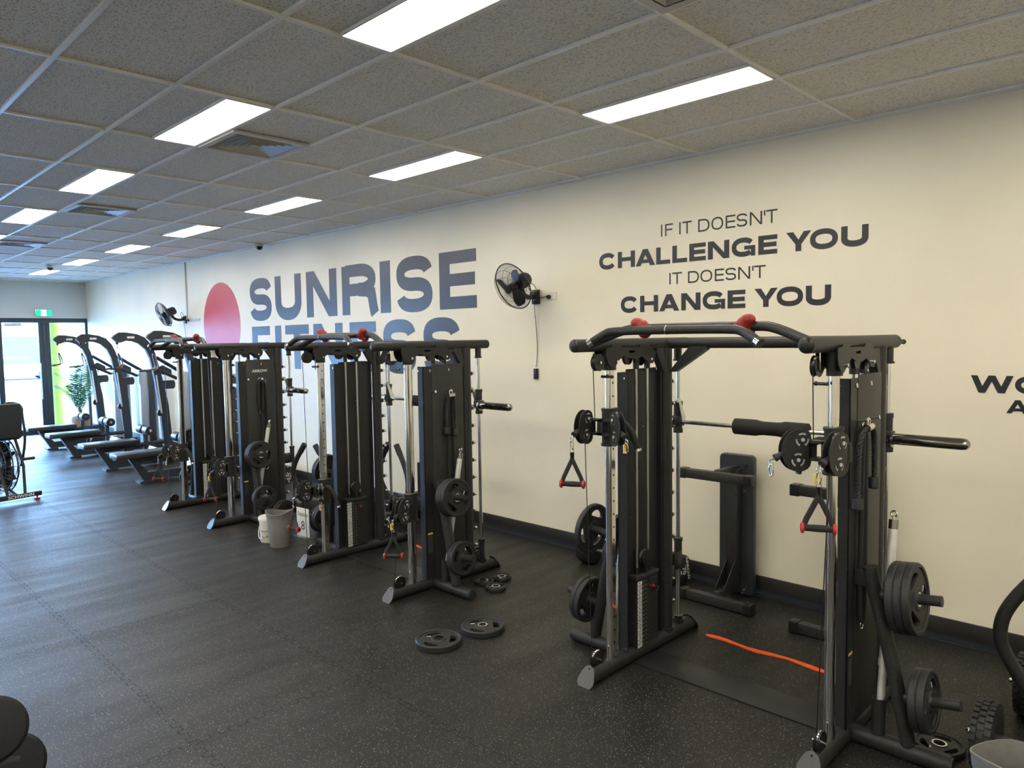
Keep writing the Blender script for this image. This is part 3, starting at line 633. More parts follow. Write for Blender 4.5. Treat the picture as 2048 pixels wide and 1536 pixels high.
def pulley_carriage(root, s, zc, yl, yr):
    # adjustable carriage on one post; yl / yr = yaw (degrees) of the outer and inner swivel pulleys
    x0 = .65*s
    c = empty('pulley_carriage', (x0, -1.81+1.45, zc), '', '')
    for k_ in ('label', 'category'): del c[k_]
    c.parent = root
    f = MB(); f.tube([(0, 0, -.115), (0, 0, .10)], .041, 20, ry=.058, up=(0, 1, 0)).tube([(0, 0, -.118), (0, 0, -.104)], .047, 20, ry=.064, up=(0, 1, 0)).tube([(0, 0, .09), (0, 0, .104)], .045, 20, ry=.062, up=(0, 1, 0))
    f.box(-.09, .09, -.10, -.045, -.05, -.035).box(-.09, .09, -.10, -.045, .032, .045).box(-.02, .02, -.10, -.05, -.05, .045, bev=.003)
    f.build('slide_block', M['steel'], c)
    lv = MB().tube(smooth_path([(-s*.03, .0, .03), (-s*.07, .005, .04), (-s*.14, .015, -.01), (-s*.180, .03, -.13)], 2), .018, 14).build('lever', M['foam'], c)
    MB().cyl((-s*.179, .03, -.125), (-s*.183, .031, -.14), .0185, 14).build('lever_tip', M['chrome'], lv)
    out = []
    for sg, yaw in ((-1, yl), (1, yr)):
        h = bpy.data.objects.new('swivel_pulley', None); COL.objects.link(h); h.parent = c; h.location = (sg*.082, -.085, 0); h.rotation_euler = (0, 0, math.radians(yaw))
        # plane of wheel is local YZ, extends towards -Y
        outl = []
        for a in [math.radians(d) for d in range(60, 301, 12)]: outl.append((.03+.078*math.cos(a)*1.0-.03, .102*math.sin(a)))
        outl = [(-.02+.085*math.cos(math.radians(d)), .100*math.sin(math.radians(d))) for d in range(0, 360, 12)]
        outl = [(u if u < .03 else .03+(u-.03)*.35, v) for u, v in outl]
        holes = []
        for zc2 in (.05, -.045):
            cy_ = -.005 if zc2 > 0 else -.025
            for k_ in range(3):
                a0 = math.radians(90+120*k_); w_ = math.radians(38)
                ring_ = [(cy_+.034*math.cos(a0+w_*(i/5-.5)*2), zc2+.034*math.sin(a0+w_*(i/5-.5)*2)) for i in range(6)] + [(cy_+.023*math.cos(a0-w_*(i/5-.5)*2), zc2+.023*math.sin(a0-w_*(i/5-.5)*2)) for i in range(6)]
                holes.append(ring_)
        me_ = curve_mesh([outl]+holes, .004, .0008)
        p_ = MB().addmesh(me_, frame((-.017, -.035, 0), (0, 1, 0), (0, 0, 1))).addmesh(me_, frame((.017, -.035, 0), (0, 1, 0), (0, 0, 1)))
        p_.box(-.019, .019, -.01, .03, -.04, .04)
        o = p_.build('cheek_plate', M['steel'], c); o.parent = c; o.location = h.location; o.rotation_euler = h.rotation_euler
        for zc2 in (.05, -.045):
            cy_ = -.04 if zc2 > 0 else -.06
            w_ = MB().lathe([(0, -.011), (.047, -.011), (.041, -.004), (.041, .004), (.047, .011), (0, .011)], (0, cy_, zc2), (1, 0, 0), 24).build('pulley_wheel', M['plastic'], c)
            w_.location = h.location; w_.rotation_euler = h.rotation_euler
            w2 = MB().lathe([(.018, -.0150), (.038, -.0150), (.038, .0150), (.018, .0150)], (0, cy_, zc2), (1, 0, 0), 24, close=True).cyl((-.024, cy_, zc2), (.024, cy_, zc2), .009, 10).build('pulley_hub', M['white_metal'], c)
            w2.location = h.location; w2.rotation_euler = h.rotation_euler
        # cable end with stopper
        mt = Matrix.Translation(h.location) @ Matrix.Rotation(math.radians(yaw), 4, 'Z')
        e1 = mt @ Vector((0, -.118, -.012)); e2 = mt @ Vector((0, -.165, -.035)); e3 = mt @ Vector((0, -.185, -.045))
        MB().tube([e1, e2], [.010, .019], 14).build('cable_stopper', M['rubber'], c)
        q = MB(); q.cyl(e2, e3, .005, 8)
        q.tube([(e3.x+.009*math.sin(a), e3.y, e3.z-.012+.012*math.cos(a)) for a in [2*PI*i/10 for i in range(10)]], .003, 6, close=True)
        e4 = e3-Vector((0, 0, .022))
        q.tube([(e4.x+.010*math.sin(a), e4.y, e4.z-.026+.028*math.cos(a)) for a in [2*PI*i/14 for i in range(14)]], .0033, 6, close=True)
        q.build('carabiner', M['chrome'], c)
        if (sg > 0): MB().box(e4.x-.016, e4.x-.010, e4.y-.012, e4.y+.012, e4.z-.055, e4.z-.005, bev=.002).build('yellow_tag', M['yellow'], c, label='yellow tag')
        out.append(e4-Vector((0, 0, .047)))
        bpy.data.objects.remove(h)
    # cables of this side
    t_ = MB().tube([(x0-s*.025, -2.0+1.45, 1.885), (x0-s*.025, -1.985+1.45, zc+.06)], .0028, 6)
    t_.build('steel_cable', M['plastic'], root)
    MB().tube([(x0+s*.05, -1.985+1.45, zc-.05), (x0+s*.005, -1.992+1.45, .14)], .0028, 6).build('steel_cable', M['plastic'], root)
    return c, [Vector((x0, -1.81, zc))+q for q in out]

mA, sp_ = machine()
# the maker's name stands on the outer panels
machines = [mA, copy_tree(mA)]
for f, sh, s in sp_['logo']: f.build('lettering', M['white_metal'], sh, off=OY, mirror=s)
machines.append(copy_tree(mA))
for sh in [c_ for c_ in kids(mA) if c_.name.startswith('shroud')]:
    for c_ in kids(sh):
        if c_.name.startswith('lettering'): bpy.data.objects.remove(c_)
for mm in machines[1:]:
    for tb in [c_ for c_ in kids(mm) if c_.name.startswith('top_beam')]:
        for c_ in kids(tb):
            if c_.name.startswith('band_peg'): bpy.data.objects.remove(c_)
CX = [-.092, -3.375, -6.668]
DY = [0, .03, .05]
mlab = ['large black cable machine nearest the camera, under the wall quote', 'black cable machine in the middle, in front of the FITNESS lettering', 'black cable machine furthest down the room, beside the white bucket']
for mm, cx, lab in zip(machines, CX, mlab):
    mm.location = (cx, -1.45+DY[machines.index(mm)], 0); mm['label'] = lab
# individual pulley carriages: outer/inner heights and swivel angles
conf = [((1.505, 4, 61), (1.49, -40, -14)), ((.66, 0, 60), (.71, 35, 10)), ((.69, -10, 20), (.66, 20, 0))]
handles = {}
for i, (mm, cx, (cl, cr_)) in enumerate(zip(machines, CX, conf)):
    for s, cfg in ((-1, cl), (1, cr_)):
        c, ends = pulley_carriage(mm, s, *cfg)
        handles[(i, s)] = [e_+Vector((cx, DY[i], 0)) for e_ in ends]
    # safety stops
for i, dz in ((1, -.38), (2, .12)):
    for ch in kids(machines[i]):
        if ch.name.startswith('safety_stop'): ch.location.z += dz
h0 = rope_handle_tree('')
spec = [((0, -1), 0, 'black stirrup handle with red ends hanging on the left post of the nearest cable machine', .45),
        ((0, 1), 1, 'black stirrup handle with red ends hanging on the right post of the nearest cable machine', .45),
        ((1, -1), 0, 'black stirrup handle with red ends hanging in front of the station sign', .1),
        ((1, 1), 1, 'black stirrup handle with red ends hanging on the right post of the middle cable machine', .75),
        ((2, -1), 0, 'black stirrup handle with red ends hanging on the left post of the furthest cable machine', .6),
        ((2, 1), 1, 'black stirrup handle with red ends hanging on the right post of the furthest cable machine', .6)]
for i, (key, j, lab, rz) in enumerate(spec):
    t = h0 if i == 0 else copy_tree(h0)
    t.location = handles[key][j]; t.rotation_euler = (0, 0, rz); t['label'] = lab

# ------------------------------------------------------------------ weight plates
def plate_mesh_parts(R, T):
    # faces in local XY, thickness along z, centred
    holes = [circ(0, 0, .0265, 24)]
    for k_ in range(3):
        a0 = math.radians(90+120*k_); pts = []
        for i in range(28):
            q = 2*PI*i/28
            ang = a0+math.radians(36)*math.copysign(abs(math.cos(q))**.75, math.cos(q)); rr_ = R*.63+R*.155*math.copysign(abs(math.sin(q))**.85, math.sin(q))*(1-.25*abs(math.cos(q)))
            pts.append((rr_*math.cos(ang), rr_*math.sin(ang)))
        holes.append(pts)
    body = curve_mesh([circ(0, 0, R*.93, 56)]+holes, T*.62, .002)
    b_ = MB(); b_.addmesh(body, Matrix.Identity(4))
    b_.lathe([(R*.86, -T/2+.004), (R*.88, -T/2), (R*.97, -T/2), (R, -T/2+.006), (R, T/2-.006), (R*.97, T/2), (R*.88, T/2), (R*.86, T/2-.004)], (0, 0, 0), (0, 0, 1), 56, close=True)
    b_.lathe([(.0265, -T*.46), (R*.30, -T*.46), (R*.34, -T*.3), (R*.34, T*.3), (R*.30, T*.46), (.0265, T*.46)], (0, 0, 0), (0, 0, 1), 32, close=True)
    return b_
def weight_plate(R, T, label, group):
    t = empty('weight_plate', (0, 0, 0), label, 'weight plate', group)
    plate_mesh_parts(R, T).build('disc', M['rubber'], t)
    MB().lathe([(.0262, -T*.5), (.034, -T*.5), (.034, T*.5), (.0262, T*.5)], (0, 0, 0), (0, 0, 1), 28, close=True).build('hub_ring', M['chrome'], t, label='metal hub ring')
    f = MB()
    for a in (.5,):
        f.box(R*.44, R*.62, -.0035, .0035, T*.31, T*.335, rot=Matrix.Rotation(.6, 3, 'Z'))
    f.build('mark', M['white'], t)
    return t
protos = {}
def put_plate(R, T, loc, axis, spin, label, group, tilt=None):
    key = (R, T)
    if key not in protos: protos[key] = weight_plate(R, T, '', None); t = protos[key]
    else: t = copy_tree(protos[key])
    t['label'] = label; t['group'] = group
    ax = Vector(axis).normalized()
    t.rotation_mode = 'QUATERNION'
    t.rotation_quaternion = ax.to_track_quat('Z', 'Y') @ Matrix.Rotation(spin, 3, 'Z').to_quaternion()
    t.location = loc
    return t
who = ['nearest', 'middle', 'furthest']
for i, cx in enumerate(CX):
    for s in (1, -1):
        ax = (s*math.cos(.1), 0, math.sin(.1)); up_R = .168 if i == 0 else .150; lo_R = .145 if i == 0 else .132
        if i == 0 and s > 0: nu, nl = 3, 2
        elif i == 0: nu, nl = 1, 2; up_R = .165; lo_R = .150
        elif i == 1: nu, nl = (3, 2) if s > 0 else (2, 2)
        else: nu, nl = (3, 2) if s > 0 else (2, 1)
        sd = 'right' if s > 0 else 'left'
        for k in range(nu):
            T = .034 if i == 0 else .032; xx = .972-T/2-T*1.03*k; zz = .770+(xx-.79)*.116
            pos = ['outermost', 'second from outside', 'innermost'][k] if nu == 3 else (['outer', 'inner'][k] if nu == 2 else 'single')
            put_plate(up_R, T, (cx+s*xx, -1.6+DY[i], zz-.0015), ax, .35+.9*k, '%s black plate on the upper %s horn of the %s cable machine' % (pos, sd, who[i]), 'plates on the storage horns')
        for k in range(nl):
            T = .034 if i == 0 else .032; xx = 1.035-T/2-T*1.03*k; zz = .295+(xx-.89)*.173
            pos = ['outer', 'inner'][k] if nl == 2 else 'single'
            put_plate(lo_R, T, (cx+s*xx, -1.6+DY[i], zz-.0015), ax, 1.2+.8*k, '%s black plate on the lower %s horn of the %s cable machine' % (pos, sd, who[i]), 'plates on the storage horns')
G2 = 'weight plates lying on the floor'
put_plate(.155, .042, (-1.832, -2.262, .0215), (0, 0, 1), .25, 'black grip plate flat on the floor, left one of the large pair', G2)
put_plate(.152, .042, (-1.780, -1.907, .0215), (0, 0, 1), .35, 'black grip plate flat on the floor, right one of the large pair', G2)
put_plate(.082, .030, (-2.475, -1.235, .0155), (0, 0, 1), .3, 'small black plate on the floor, left one of the trio', G2)
put_plate(.080, .030, (-2.440, -1.062, .0155), (0, 0, 1), 2.0, 'small black plate on the floor, furthest one of the trio', G2)
put_plate(.086, .030, (-2.300, -1.270, .0155), (0, 0, 1), .9, 'small black plate on the floor, frontmost one of the trio', G2)
put_plate(.112, .030, (.925, -1.395, .0155), (0, 0, 1), 1.1, 'black plate flat on the floor behind the side foot of the nearest cable machine', G2)

# ------------------------------------------------------------------ things on the machines
def bar_pad(cx, lab):
    o = MB().lathe([(.0145, -.232), (.044, -.232), (.050, -.228), (.0505, -.09), (.046, -.075), (.042, -.045), (.042, .045), (.046, .075), (.0505, .09), (.050, .228), (.044, .232), (.0145, .232)], (0, 0, 0), (1, 0, 0), 28, close=True).build('bar_pad', M['foam'])
    o.location = (cx, -1.055, 1.458); return tag(o, lab, 'bar pad', 'foam pads on the smith bars')
bar_pad(-.10, 'black foam pad round the smith bar of the nearest cable machine'); bar_pad(-3.365, 'black foam pad round the smith bar of the middle cable machine'); bar_pad(-6.675, 'black foam pad round the smith bar of the furthest cable machine')
def straight_bar(cx, dy, s, lab):
    t = empty('straight_bar', (cx+s*.802, -1.60+dy, .097), lab, 'bar', 'silver bars standing in the holders')
    a = Vector((0, 0, 0)); c_ = Vector((-s*.004, .190, 1.005)); d = c_.normalized()
    MB().cyl(a, c_*.30, .0190, 18).cyl(c_*.30, c_*.335, .0235, 18).cyl(c_*.335, c_*.96, .0215, 18).build('shaft', M['white_metal'], t)
    q = MB().cyl(c_*.955, c_*1.0, .0225, 18); q.build('end_collar', M['dchrome'], t)
    q = MB(); q.tube([c_+d*.028+(Vector((1, 0, 0))*math.cos(a_)+d*math.sin(a_))*.014 for a_ in [2*PI*i/14 for i in range(14)]], .005, 8, close=True); q.cyl(c_, c_+d*.016, .008, 10); q.build('swivel_eye', M['chrome'], t)
    return t
for i, cx in enumerate(CX):
    for s in (1, -1): straight_bar(cx, DY[i], s, 'silver straight bar standing in the holder at the %s of the %s cable machine' % ('right' if s > 0 else 'left', who[i]))
# tricep ropes
def twisted(mb_, path, r, pitch=.035):
    pts = smooth_path(path, 3); L = 0; acc = [0]
    for a, c_ in zip(pts, pts[1:]): L += (c_-a).length; acc.append(L)
    n = int(L/.008); res = []
    for i in range(n+1):
        q = L*i/n; k = max(j for j in range(len(acc)) if acc[j] <= q+1e-9); k = min(k, len(pts)-2)
        u = (q-acc[k])/max(acc[k+1]-acc[k], 1e-9); res.append((pts[k].lerp(pts[k+1], u), q))
    for st in range(3):
        P_ = []
        for i, (p, q) in enumerate(res):
            d = (res[min(i+1, n)][0]-res[max(i-1, 0)][0]).normalized(); a = Vector((1, 0, 0)); a = (a-d*a.dot(d)).normalized(); c_ = d.cross(a)
            an = 2*PI*(q/pitch/1.6+st/3); P_.append(p+(a*math.cos(an)+c_*math.sin(an))*r*.48)
        mb_.tube(P_, r*.62, 8)
def tricep_rope(cx, lab, y0, y1, L0, L1, ring_y=None):
    hz = 1.607; ym = (y0+y1)/2; X = cx+.682+.034
    t = empty('tricep_rope', (X, ym, hz), lab, 'rope handle', 'rope attachments hanging on the machines')
    q = MB(); twisted(q, [(0, y0-ym-.0, -L0+.05), (.0, y0-ym, -.15), (.005, (y0-ym)*.8, -.06), (.012, (y0-ym)*.3, -.032)], .0135)
    q.build('rope', M['rubber'], t)
    q = MB(); twisted(q, [(.004, y1-ym, -L1+.05), (.004, y1-ym, -.15), (.005, (y1-ym)*.8, -.06), (.012, (y1-ym)*.3, -.032)], .0135); q.build('rope', M['rubber'], t)
    for yy, L in ((y0, L0), (y1, L1)):
        MB().lathe([(0, 0), (.022, 0), (.0265, .006), (.0245, .05), (.022, .056), (0, .056)], (0, yy-ym, -L), (0, 0, 1), 18).build('rope_stopper', M['rubber'], t)
    MB().cyl((.012, -.03, -.035), (.012, .03, -.030), .018, 18).build('collar', M['chrome'], t, label='chrome collar')
    q = MB(); q.tube([(.010, .0+.016*math.sin(a_), -.008+.022*math.cos(a_)) for a_ in [2*PI*i/14 for i in range(14)]], .0035, 8, close=True); q.build('ring', M['chrome'], t)
tricep_rope(CX[0], 'black twisted tricep rope hanging on the nearest cable machine', -1.68, -1.46, .42, .35)
tricep_rope(CX[1], 'black twisted tricep rope hanging on the middle cable machine', -1.45, -1.36, .35, .37)
def strap(cx, yy, z1, L, lab, w_=.022):
    t = empty('ankle_strap', (cx+.682+.026, yy, z1), lab, 'strap', 'black straps hanging on the machines')
    q = MB(); q.tube(smooth_path([(0, 0, 0), (0, -.02, -.03), (0, -.03, -L*.5), (0, -.024, -L+.02), (0, 0, -L), (0, .024, -L+.02), (0, .03, -L*.5), (0, .02, -.03), (0, 0, 0)], 2), .010, 8, ry=w_*.45, up=(1, 0, 0)); q.build('webbing', M['foam'], t)
    q = MB(); q.tube([(0, .019*math.cos(a_), -L-.008+.022*math.sin(a_)) for a_ in [2*PI*i/16 for i in range(16)]], .003, 8, close=True); q.build('ring', M['chrome'], t)
    q = MB(); q.tube([(0, .026*math.cos(a_), .002+.022*math.sin(a_)) for a_ in [2*PI*i/16 for i in range(16)]], .003, 8, close=True); q.build('hanging_ring', M['chrome'], t)
strap(CX[0], -1.575, 1.58, .98, 'long black strap hanging behind the rope on the nearest cable machine', .03)
strap(CX[1], -1.40, 1.56, .92, 'long black strap hanging behind the rope on the middle cable machine', .03)
strap(CX[2], -1.40, 1.60, .36, 'short black strap hanging on the furthest cable machine', .05)
strap(CX[2], -1.36, 1.58, .98, 'long black strap hanging on the furthest cable machine', .03)
# orange bands on the floor
for cx, lab in zip(CX, ('long orange strip on the floor inside the nearest cable machine', 'long orange strip on the floor inside the middle cable machine', 'long orange strip on the floor inside the furthest cable machine')):
    q = MB(); n = 40; top = []; bot = []
    rnd = random.Random(int(cx*10))
    prev = None
    for i in range(n+1):
        u = -.50+1.0*i/n; yy = .012*math.sin(i*.35)+rnd.uniform(-.002, .002); w_ = .018+.004*math.sin(i*.5)
        if i in (0, n): w_ *= .55
        ring_ = [q.b.verts.new((u, yy-w_, .0008)), q.b.verts.new((u, yy+w_, .0008)), q.b.verts.new((u, yy+w_, .0065)), q.b.verts.new((u, yy-w_, .0065))]
        if prev:
            for a in range(4): q.b.faces.new((prev[a], prev[(a+1) % 4], ring_[(a+1) % 4], ring_[a]))
        else: q.b.faces.new(ring_)
        prev = ring_
    q.b.faces.new(prev[::-1])
    o = q.build('resistance_band', M['orange']); o.location = (cx, -.947, 0); tag(o, lab, 'exercise band', 'orange bands on the floor')

# ------------------------------------------------------------------ benches standing on end against the wall
def bench_tree():
    t = empty('flat_bench', (0, 0, 0), '', 'bench', 'flat benches standing on end against the wall')
    pad = curve_mesh([[(-.135+.03*(1-math.cos(a)) if 0 else 0, 0) for a in (0,)] or []] if 0 else [[(x_, z_) for x_, z_ in
          [(-.105, .0), (.105, .0)] + [(.105+.03*math.sin(a), .03-.03*math.cos(a)) for a in (.4, .8, 1.2, 1.57)] + [(.135, 1.05)] + [(.105+.03*math.cos(a), 1.05+.03*math.sin(a)) for a in (.4, .8, 1.2, 1.57)] + [(-.105, 1.08)] + [(-.105-.03*math.sin(a), 1.05+.03*math.cos(a)) for a in (.4, .8, 1.2, 1.57)] + [(-.135, .03)] + [(-.105-.03*math.cos(a), .03-.03*math.sin(a)) for a in (.4, .8, 1.2)]]], .05, .008)
    MB().addmesh(pad, frame((0, -.035, .02), (1, 0, 0), (0, 0, 1))).build('pad', M['vinylpad'], t)
    MB().box(-.045, .045, -.14, -.065, .05, 1.0, bev=.004).build('spine', M['steel'], t)
    for zz, sg in ((1.0, 1), (.075, -1)): MB().box(-.025, .025, -.36, -.065, zz-.03, zz+.025, bev=.003).build('leg_stub', M['steel'], t)
    for zz in (.985, .045):
        l_ = MB().box(-.285, .285, -.415, -.350, zz-.036, zz+.032, bev=.004).build('cross_foot', M['steel'], t)
        for sg in (-1, 1):
            q = MB(); q.box(sg*.235, sg*.298, -.42, -.345, zz-.041, zz+.037, bev=.005)
            for k in range(6): q.box(sg*.237, sg*.2995, -.4225, -.3425, zz-.036+.0125*k, zz-.031+.0125*k)
            q.build('foot_cap', M['plastic'], l_)
    q = MB()
    for sg in (-1, 1): q.prism([(0, 0), (.19, 0), (0, .20)], (sg*.035, -.14, .10), (0, -1, 0), (0, 0, 1), .004)
    q.build('gusset', M['steel'], t)
    q = MB()
    for xx, zz in ((-.07, .83), (.07, .83), (-.07, .24), (.07, .24), (.085, .16), (.085, .08), (.07, .055), (.055, .03), (.085, 1.03), (.06, 1.015), (.035, 1.0)):
        q.lathe([(0, -.006), (.010, -.006), (.010, 0), (0, 0)], (xx, -.061, zz), (0, 1, 0), 10)
    q.build('bolt', M['chrome'], t)
    return t
bt = bench_tree(); bt.location = (-.815, -.035, 0); bt['label'] = 'black flat bench standing on end against the wall, seen through the nearest cable machine'
b2 = copy_tree(bt); b2.location = (.09, -.105, 0); b2['label'] = 'black flat bench on end against the wall, mostly hidden behind the nearest machine'

# ------------------------------------------------------------------ dumbbells on the floor by the wall
def dumbbell_tree(R, W, g, txt=True):
    t = empty('dumbbell', (0, 0, 0), '', 'dumbbell', 'heavy black dumbbells')
    for sg in (-1, 1):
        MB().lathe([(0, -W/2), (R*.90, -W/2), (R, -W/2+R*.10), (R, W/2-R*.10), (R*.90, W/2), (R*.70, W/2+.004), (0, W/2+.004)] if sg > 0 else [(0, -W/2-.004), (R*.70, -W/2-.004), (R*.90, -W/2), (R, -W/2+R*.10), (R, W/2-R*.10), (R*.90, W/2), (0, W/2)], (sg*(g/2+W/2), 0, 0), (1, 0, 0), 40).build('head', M['rubber'], t)
    MB().lathe([(.0165, -g/2), (.0165, -g*.3), (.019, 0), (.0165, g*.3), (.0165, g/2)], (0, 0, 0), (1, 0, 0), 16).build('handle', M['brushed'], t, label='knurled metal handle')
    if txt:
        q = MB(); q.addmesh(text_mesh('ARROW', R*.36, .0005, .001, 1.2), frame((g/2+W+.0048, 0, R*.42), (0, 1, 0), (0, 0, 1)))
        q.addmesh(text_mesh('70', R*.50, .0005, .0012, 1.1), frame((g/2+W+.0048, 0, -R*.02), (0, 1, 0), (0, 0, 1)))
        q.addmesh(text_mesh('KG', R*.17, .0005, .0005, 1.1), frame((g/2+W+.0048, 0, -R*.38), (0, 1, 0), (0, 0, 1)))
        q.build('lettering', M['white'], t, label='white lettering ARROW 70 KG')
    return t
d0 = dumbbell_tree(.125, .145, .145)
d0.location = (-1.44, -.185, .1255); d0.rotation_euler = (math.radians(-80), 0, 0); d0['label'] = 'big black 70 kg dumbbell on the floor by the wall, left of the upended bench'
d1 = copy_tree(d0); d1.location = (-2.03, -.21, .1255); d1.rotation_euler = (1.0, 0, 0); d1['label'] = 'big black dumbbell on the floor by the wall, just left of the nearest cable machine'
d2 = copy_tree(d0); d2.location = (-7.90, -.185, .1255); d2.rotation_euler = (math.radians(-115), 0, 0); d2['label'] = 'big black 70 kg dumbbell by the wall behind the furthest cable machine'

# ------------------------------------------------------------------ bins, bucket, sign
def bin_tree(label):
    t = empty('waste_bin', (0, 0, 0), label, 'bin', 'grey plastic waste bins')
    q = MB(); n = 48
    def ring_(R, z, wav): return [q.b.verts.new((R*1.05*math.cos(2*PI*i/n), R*.95*math.sin(2*PI*i/n), z+wav*math.cos(4*PI*i/n))) for i in range(n)]
    rs = [ring_(.088, .0, 0), ring_(.093, .012, 0), ring_(.112, .22, .002), ring_(.116, .29, .008), ring_(.119, .292, .009), ring_(.124, .338, .014), ring_(.127, .343, .015), ring_(.127, .351, .016), ring_(.121, .352, .016), ring_(.110, .22, .002), ring_(.090, .008, 0)]
    for A, B_ in zip(rs, rs[1:]):
        for j in range(n): q.b.faces.new((A[j], A[(j+1) % n], B_[(j+1) % n], B_[j]))
    q.b.faces.new(rs[0][::-1]); q.b.faces.new(rs[-1])
    q.build('body', M['bin'], t, sharp=.7)
    return t
bn = bin_tree('grey waste bin with a curved rim on the floor beside the white bucket'); bn.location = (-4.80, -1.83, 0); bn.rotation_euler = (0, 0, .7)
bn2 = copy_tree(bn); bn2['label'] = 'grey waste bin at the bottom right corner in front of the knobby tyre'; bn2.location = (1.292, -1.94, 0); bn2.rotation_euler = (0, 0, 1.2)
t = empty('bucket', (-5.055, -1.80, 0), 'round white bucket with lid, carry handle and dark print, behind the grey bin', 'bucket')
MB().lathe([(0, 0), (.095, 0), (.099, .01), (.108, .235), (.108, .24), (0, .24)], seg=36).build('body', M['pail'], t)
MB().lathe([(.108, .222), (.114, .224), (.114, .250), (.110, .258), (.104, .258), (.101, .252), (0, .252)], seg=36).build('lid', M['pail'], t)
MB().tube(smooth_path([(-.109, -.02, .22), (-.13, -.05, .16), (-.115, -.075, .07), (-.06, -.095, .03), (.03, -.11, .04), (.10, -.06, .12), (.109, .0, .22)], 3), .004, 8).build('handle', M['pail'], t)
q = MB(); q.box(-.012, .05, -.02, .0, .253, .262, bev=.003).ball((-.01, -.012, .262), .016, (1, .8, .5)); q.build('dispensing_tab', mat('blue_plastic', (.05, .05, .35), .4), t, label='blue tab on the lid')
q = MB()
for tx, sz, zz in (('VACUWIPE', .020, .12), ('. . . . . . . . .', .018, .105), ('*  *', .05, .055)):
    me_ = text_mesh(tx, sz, .0004, .0003)
    for v in me_.vertices:
        a = math.atan2(-1, .62)+v.co.x/.104; rr_ = .1012+.04*(zz+v.co.y-.02)+v.co.z+.0012; v.co = Vector((rr_*math.cos(a), rr_*math.sin(a), zz+v.co.y))
    q.addmesh(me_, Matrix.Identity(4))
q.build('print', M['dark_ink'], t)
t = empty('station_sign', (-4.93, -1.50, 0), 'white station 8 sign in a clear stand on the floor behind the grey bin', 'sign', rz=.10)
MB().box(-.105, .105, -.0015, .0015, .006, .303).build('card', M['paper'], t)
MB().box(-.125, .125, -.045, .045, 0, .006, bev=.001).build('stand', M['acrylic'], t)
q = MB(); q.addmesh(text_mesh('Station', .062, .0004, .0002), frame((0, -.0022, .235), (1, 0, 0), (0, 0, 1))).addmesh(text_mesh('8', .13, .0004, .0), frame((.0, -.0022, .115), (1, 0, 0), (0, 0, 1))); q.build('print', M['dark_ink'], t)

# ------------------------------------------------------------------ push sleds with tyres
def tyre(t, c, R, W):
    ty = MB().lathe([(R*.55, -W*.42), (R*.75, -W*.5), (R*.93, -W*.42), (R*.97, -W*.25), (R*.985, 0), (R*.97, W*.25), (R*.93, W*.42), (R*.75, W*.5), (R*.55, W*.42)], c, (1, 0, 0), 40, close=True)
    n = 30
    for i in range(n):
        for k, off in ((-1, 0), (0, .5), (1, 0)):
            a = 2*PI*(i+off)/n; r_ = Matrix.Rotation(a, 3, 'X')
            w_ = W*.24; x_ = k*W*.30; h_ = R*(.985 if k == 0 else .955)
            p0 = Vector(c); 
            q0 = len(ty.b.verts)
            ty.box(p0.x+x_-w_/2, p0.x+x_+w_/2, p0.y-R*.072, p0.y+R*.072, p0.z+h_-.006, p0.z+h_+.011, rot=r_, piv=c)
    o = ty.build('tyre', M['rubber'], t)
    MB().lathe([(.0, -W*.30), (R*.25, -W*.32), (R*.50, -W*.40), (R*.57, -W*.42), (R*.57, W*.42), (R*.50, W*.40), (R*.25, W*.32), (0, W*.30)], c, (1, 0, 0), 28).build('wheel_rim', M['steel'], o)
    MB().cyl((c[0]-W*.75, c[1], c[2]), (c[0]+W*.6, c[1], c[2]), .010, 10).ball((c[0]-W*.75, c[1], c[2]), .013).build('axle_bolt', M['chrome'], o)
def sled_tree(label):
    # length along Y, wheels' axles along X
    t = empty('push_sled', (0, 0, 0), label, 'push sled', 'wheeled push sleds with curved handles')
    for (wx, wy) in ((-.30, -.36), (-.26, .36), (.30, -.36), (.26, .36)): tyre(t, (wx, wy, .165), .155, .095)
    MB().tube([(-.30, -.36, .165), (.30, -.36, .165)], .022, 12).tube([(-.26, .36, .165), (.26, .36, .165)], .022, 12).tube([(0, -.36, .165), (0, .36, .165)], .035, 14).box(-.14, .14, -.22, .22, .19, .33, bev=.012).build('chassis', M['steel'], t)
    for sg in (-1, 1):
        h_ = MB().tube(smooth_path([(sg*.05, -.05, .22), (sg*.17, -.12, .30), (sg*.25, -.16, .46), (sg*.30, -.18, .58), (sg*.27, -.19, .74), (sg*.10, -.19, .98)], 3), .030, 16).build('push_handle', M['steel'], t)
        MB().tube([(sg*.155, -.19, .90), (sg*.085, -.19, 1.0)], .034, 16).build('grip', M['rubber'], h_)
    MB().tube([(0, .18, .30), (0, .18, .74)], .022, 14).build('plate_post', M['steel'], t)
    return t
sl = sled_tree('black wheeled push sled with knobby tyres and curved handle, at the right edge'); sl.location = (1.43, -1.09, .0)

# a rack unit behind the middle machine: second sled, seen through the frame
sl2 = copy_tree(sl); sl2['label'] = 'black wheeled push sled behind the middle cable machine by the wall'; sl2.location = (-4.44, -.52, 0); sl2.rotation_euler = (0, 0, -.05); sl2.scale = (.92, .92, .92)
sl3 = copy_tree(sl); sl3['label'] = 'black wheeled push sled between the furthest and the middle cable machines'; sl3.location = (-5.31, -1.04, 0); sl3.rotation_euler = (0, 0, .3); sl3.scale = (.9, .9, .9)

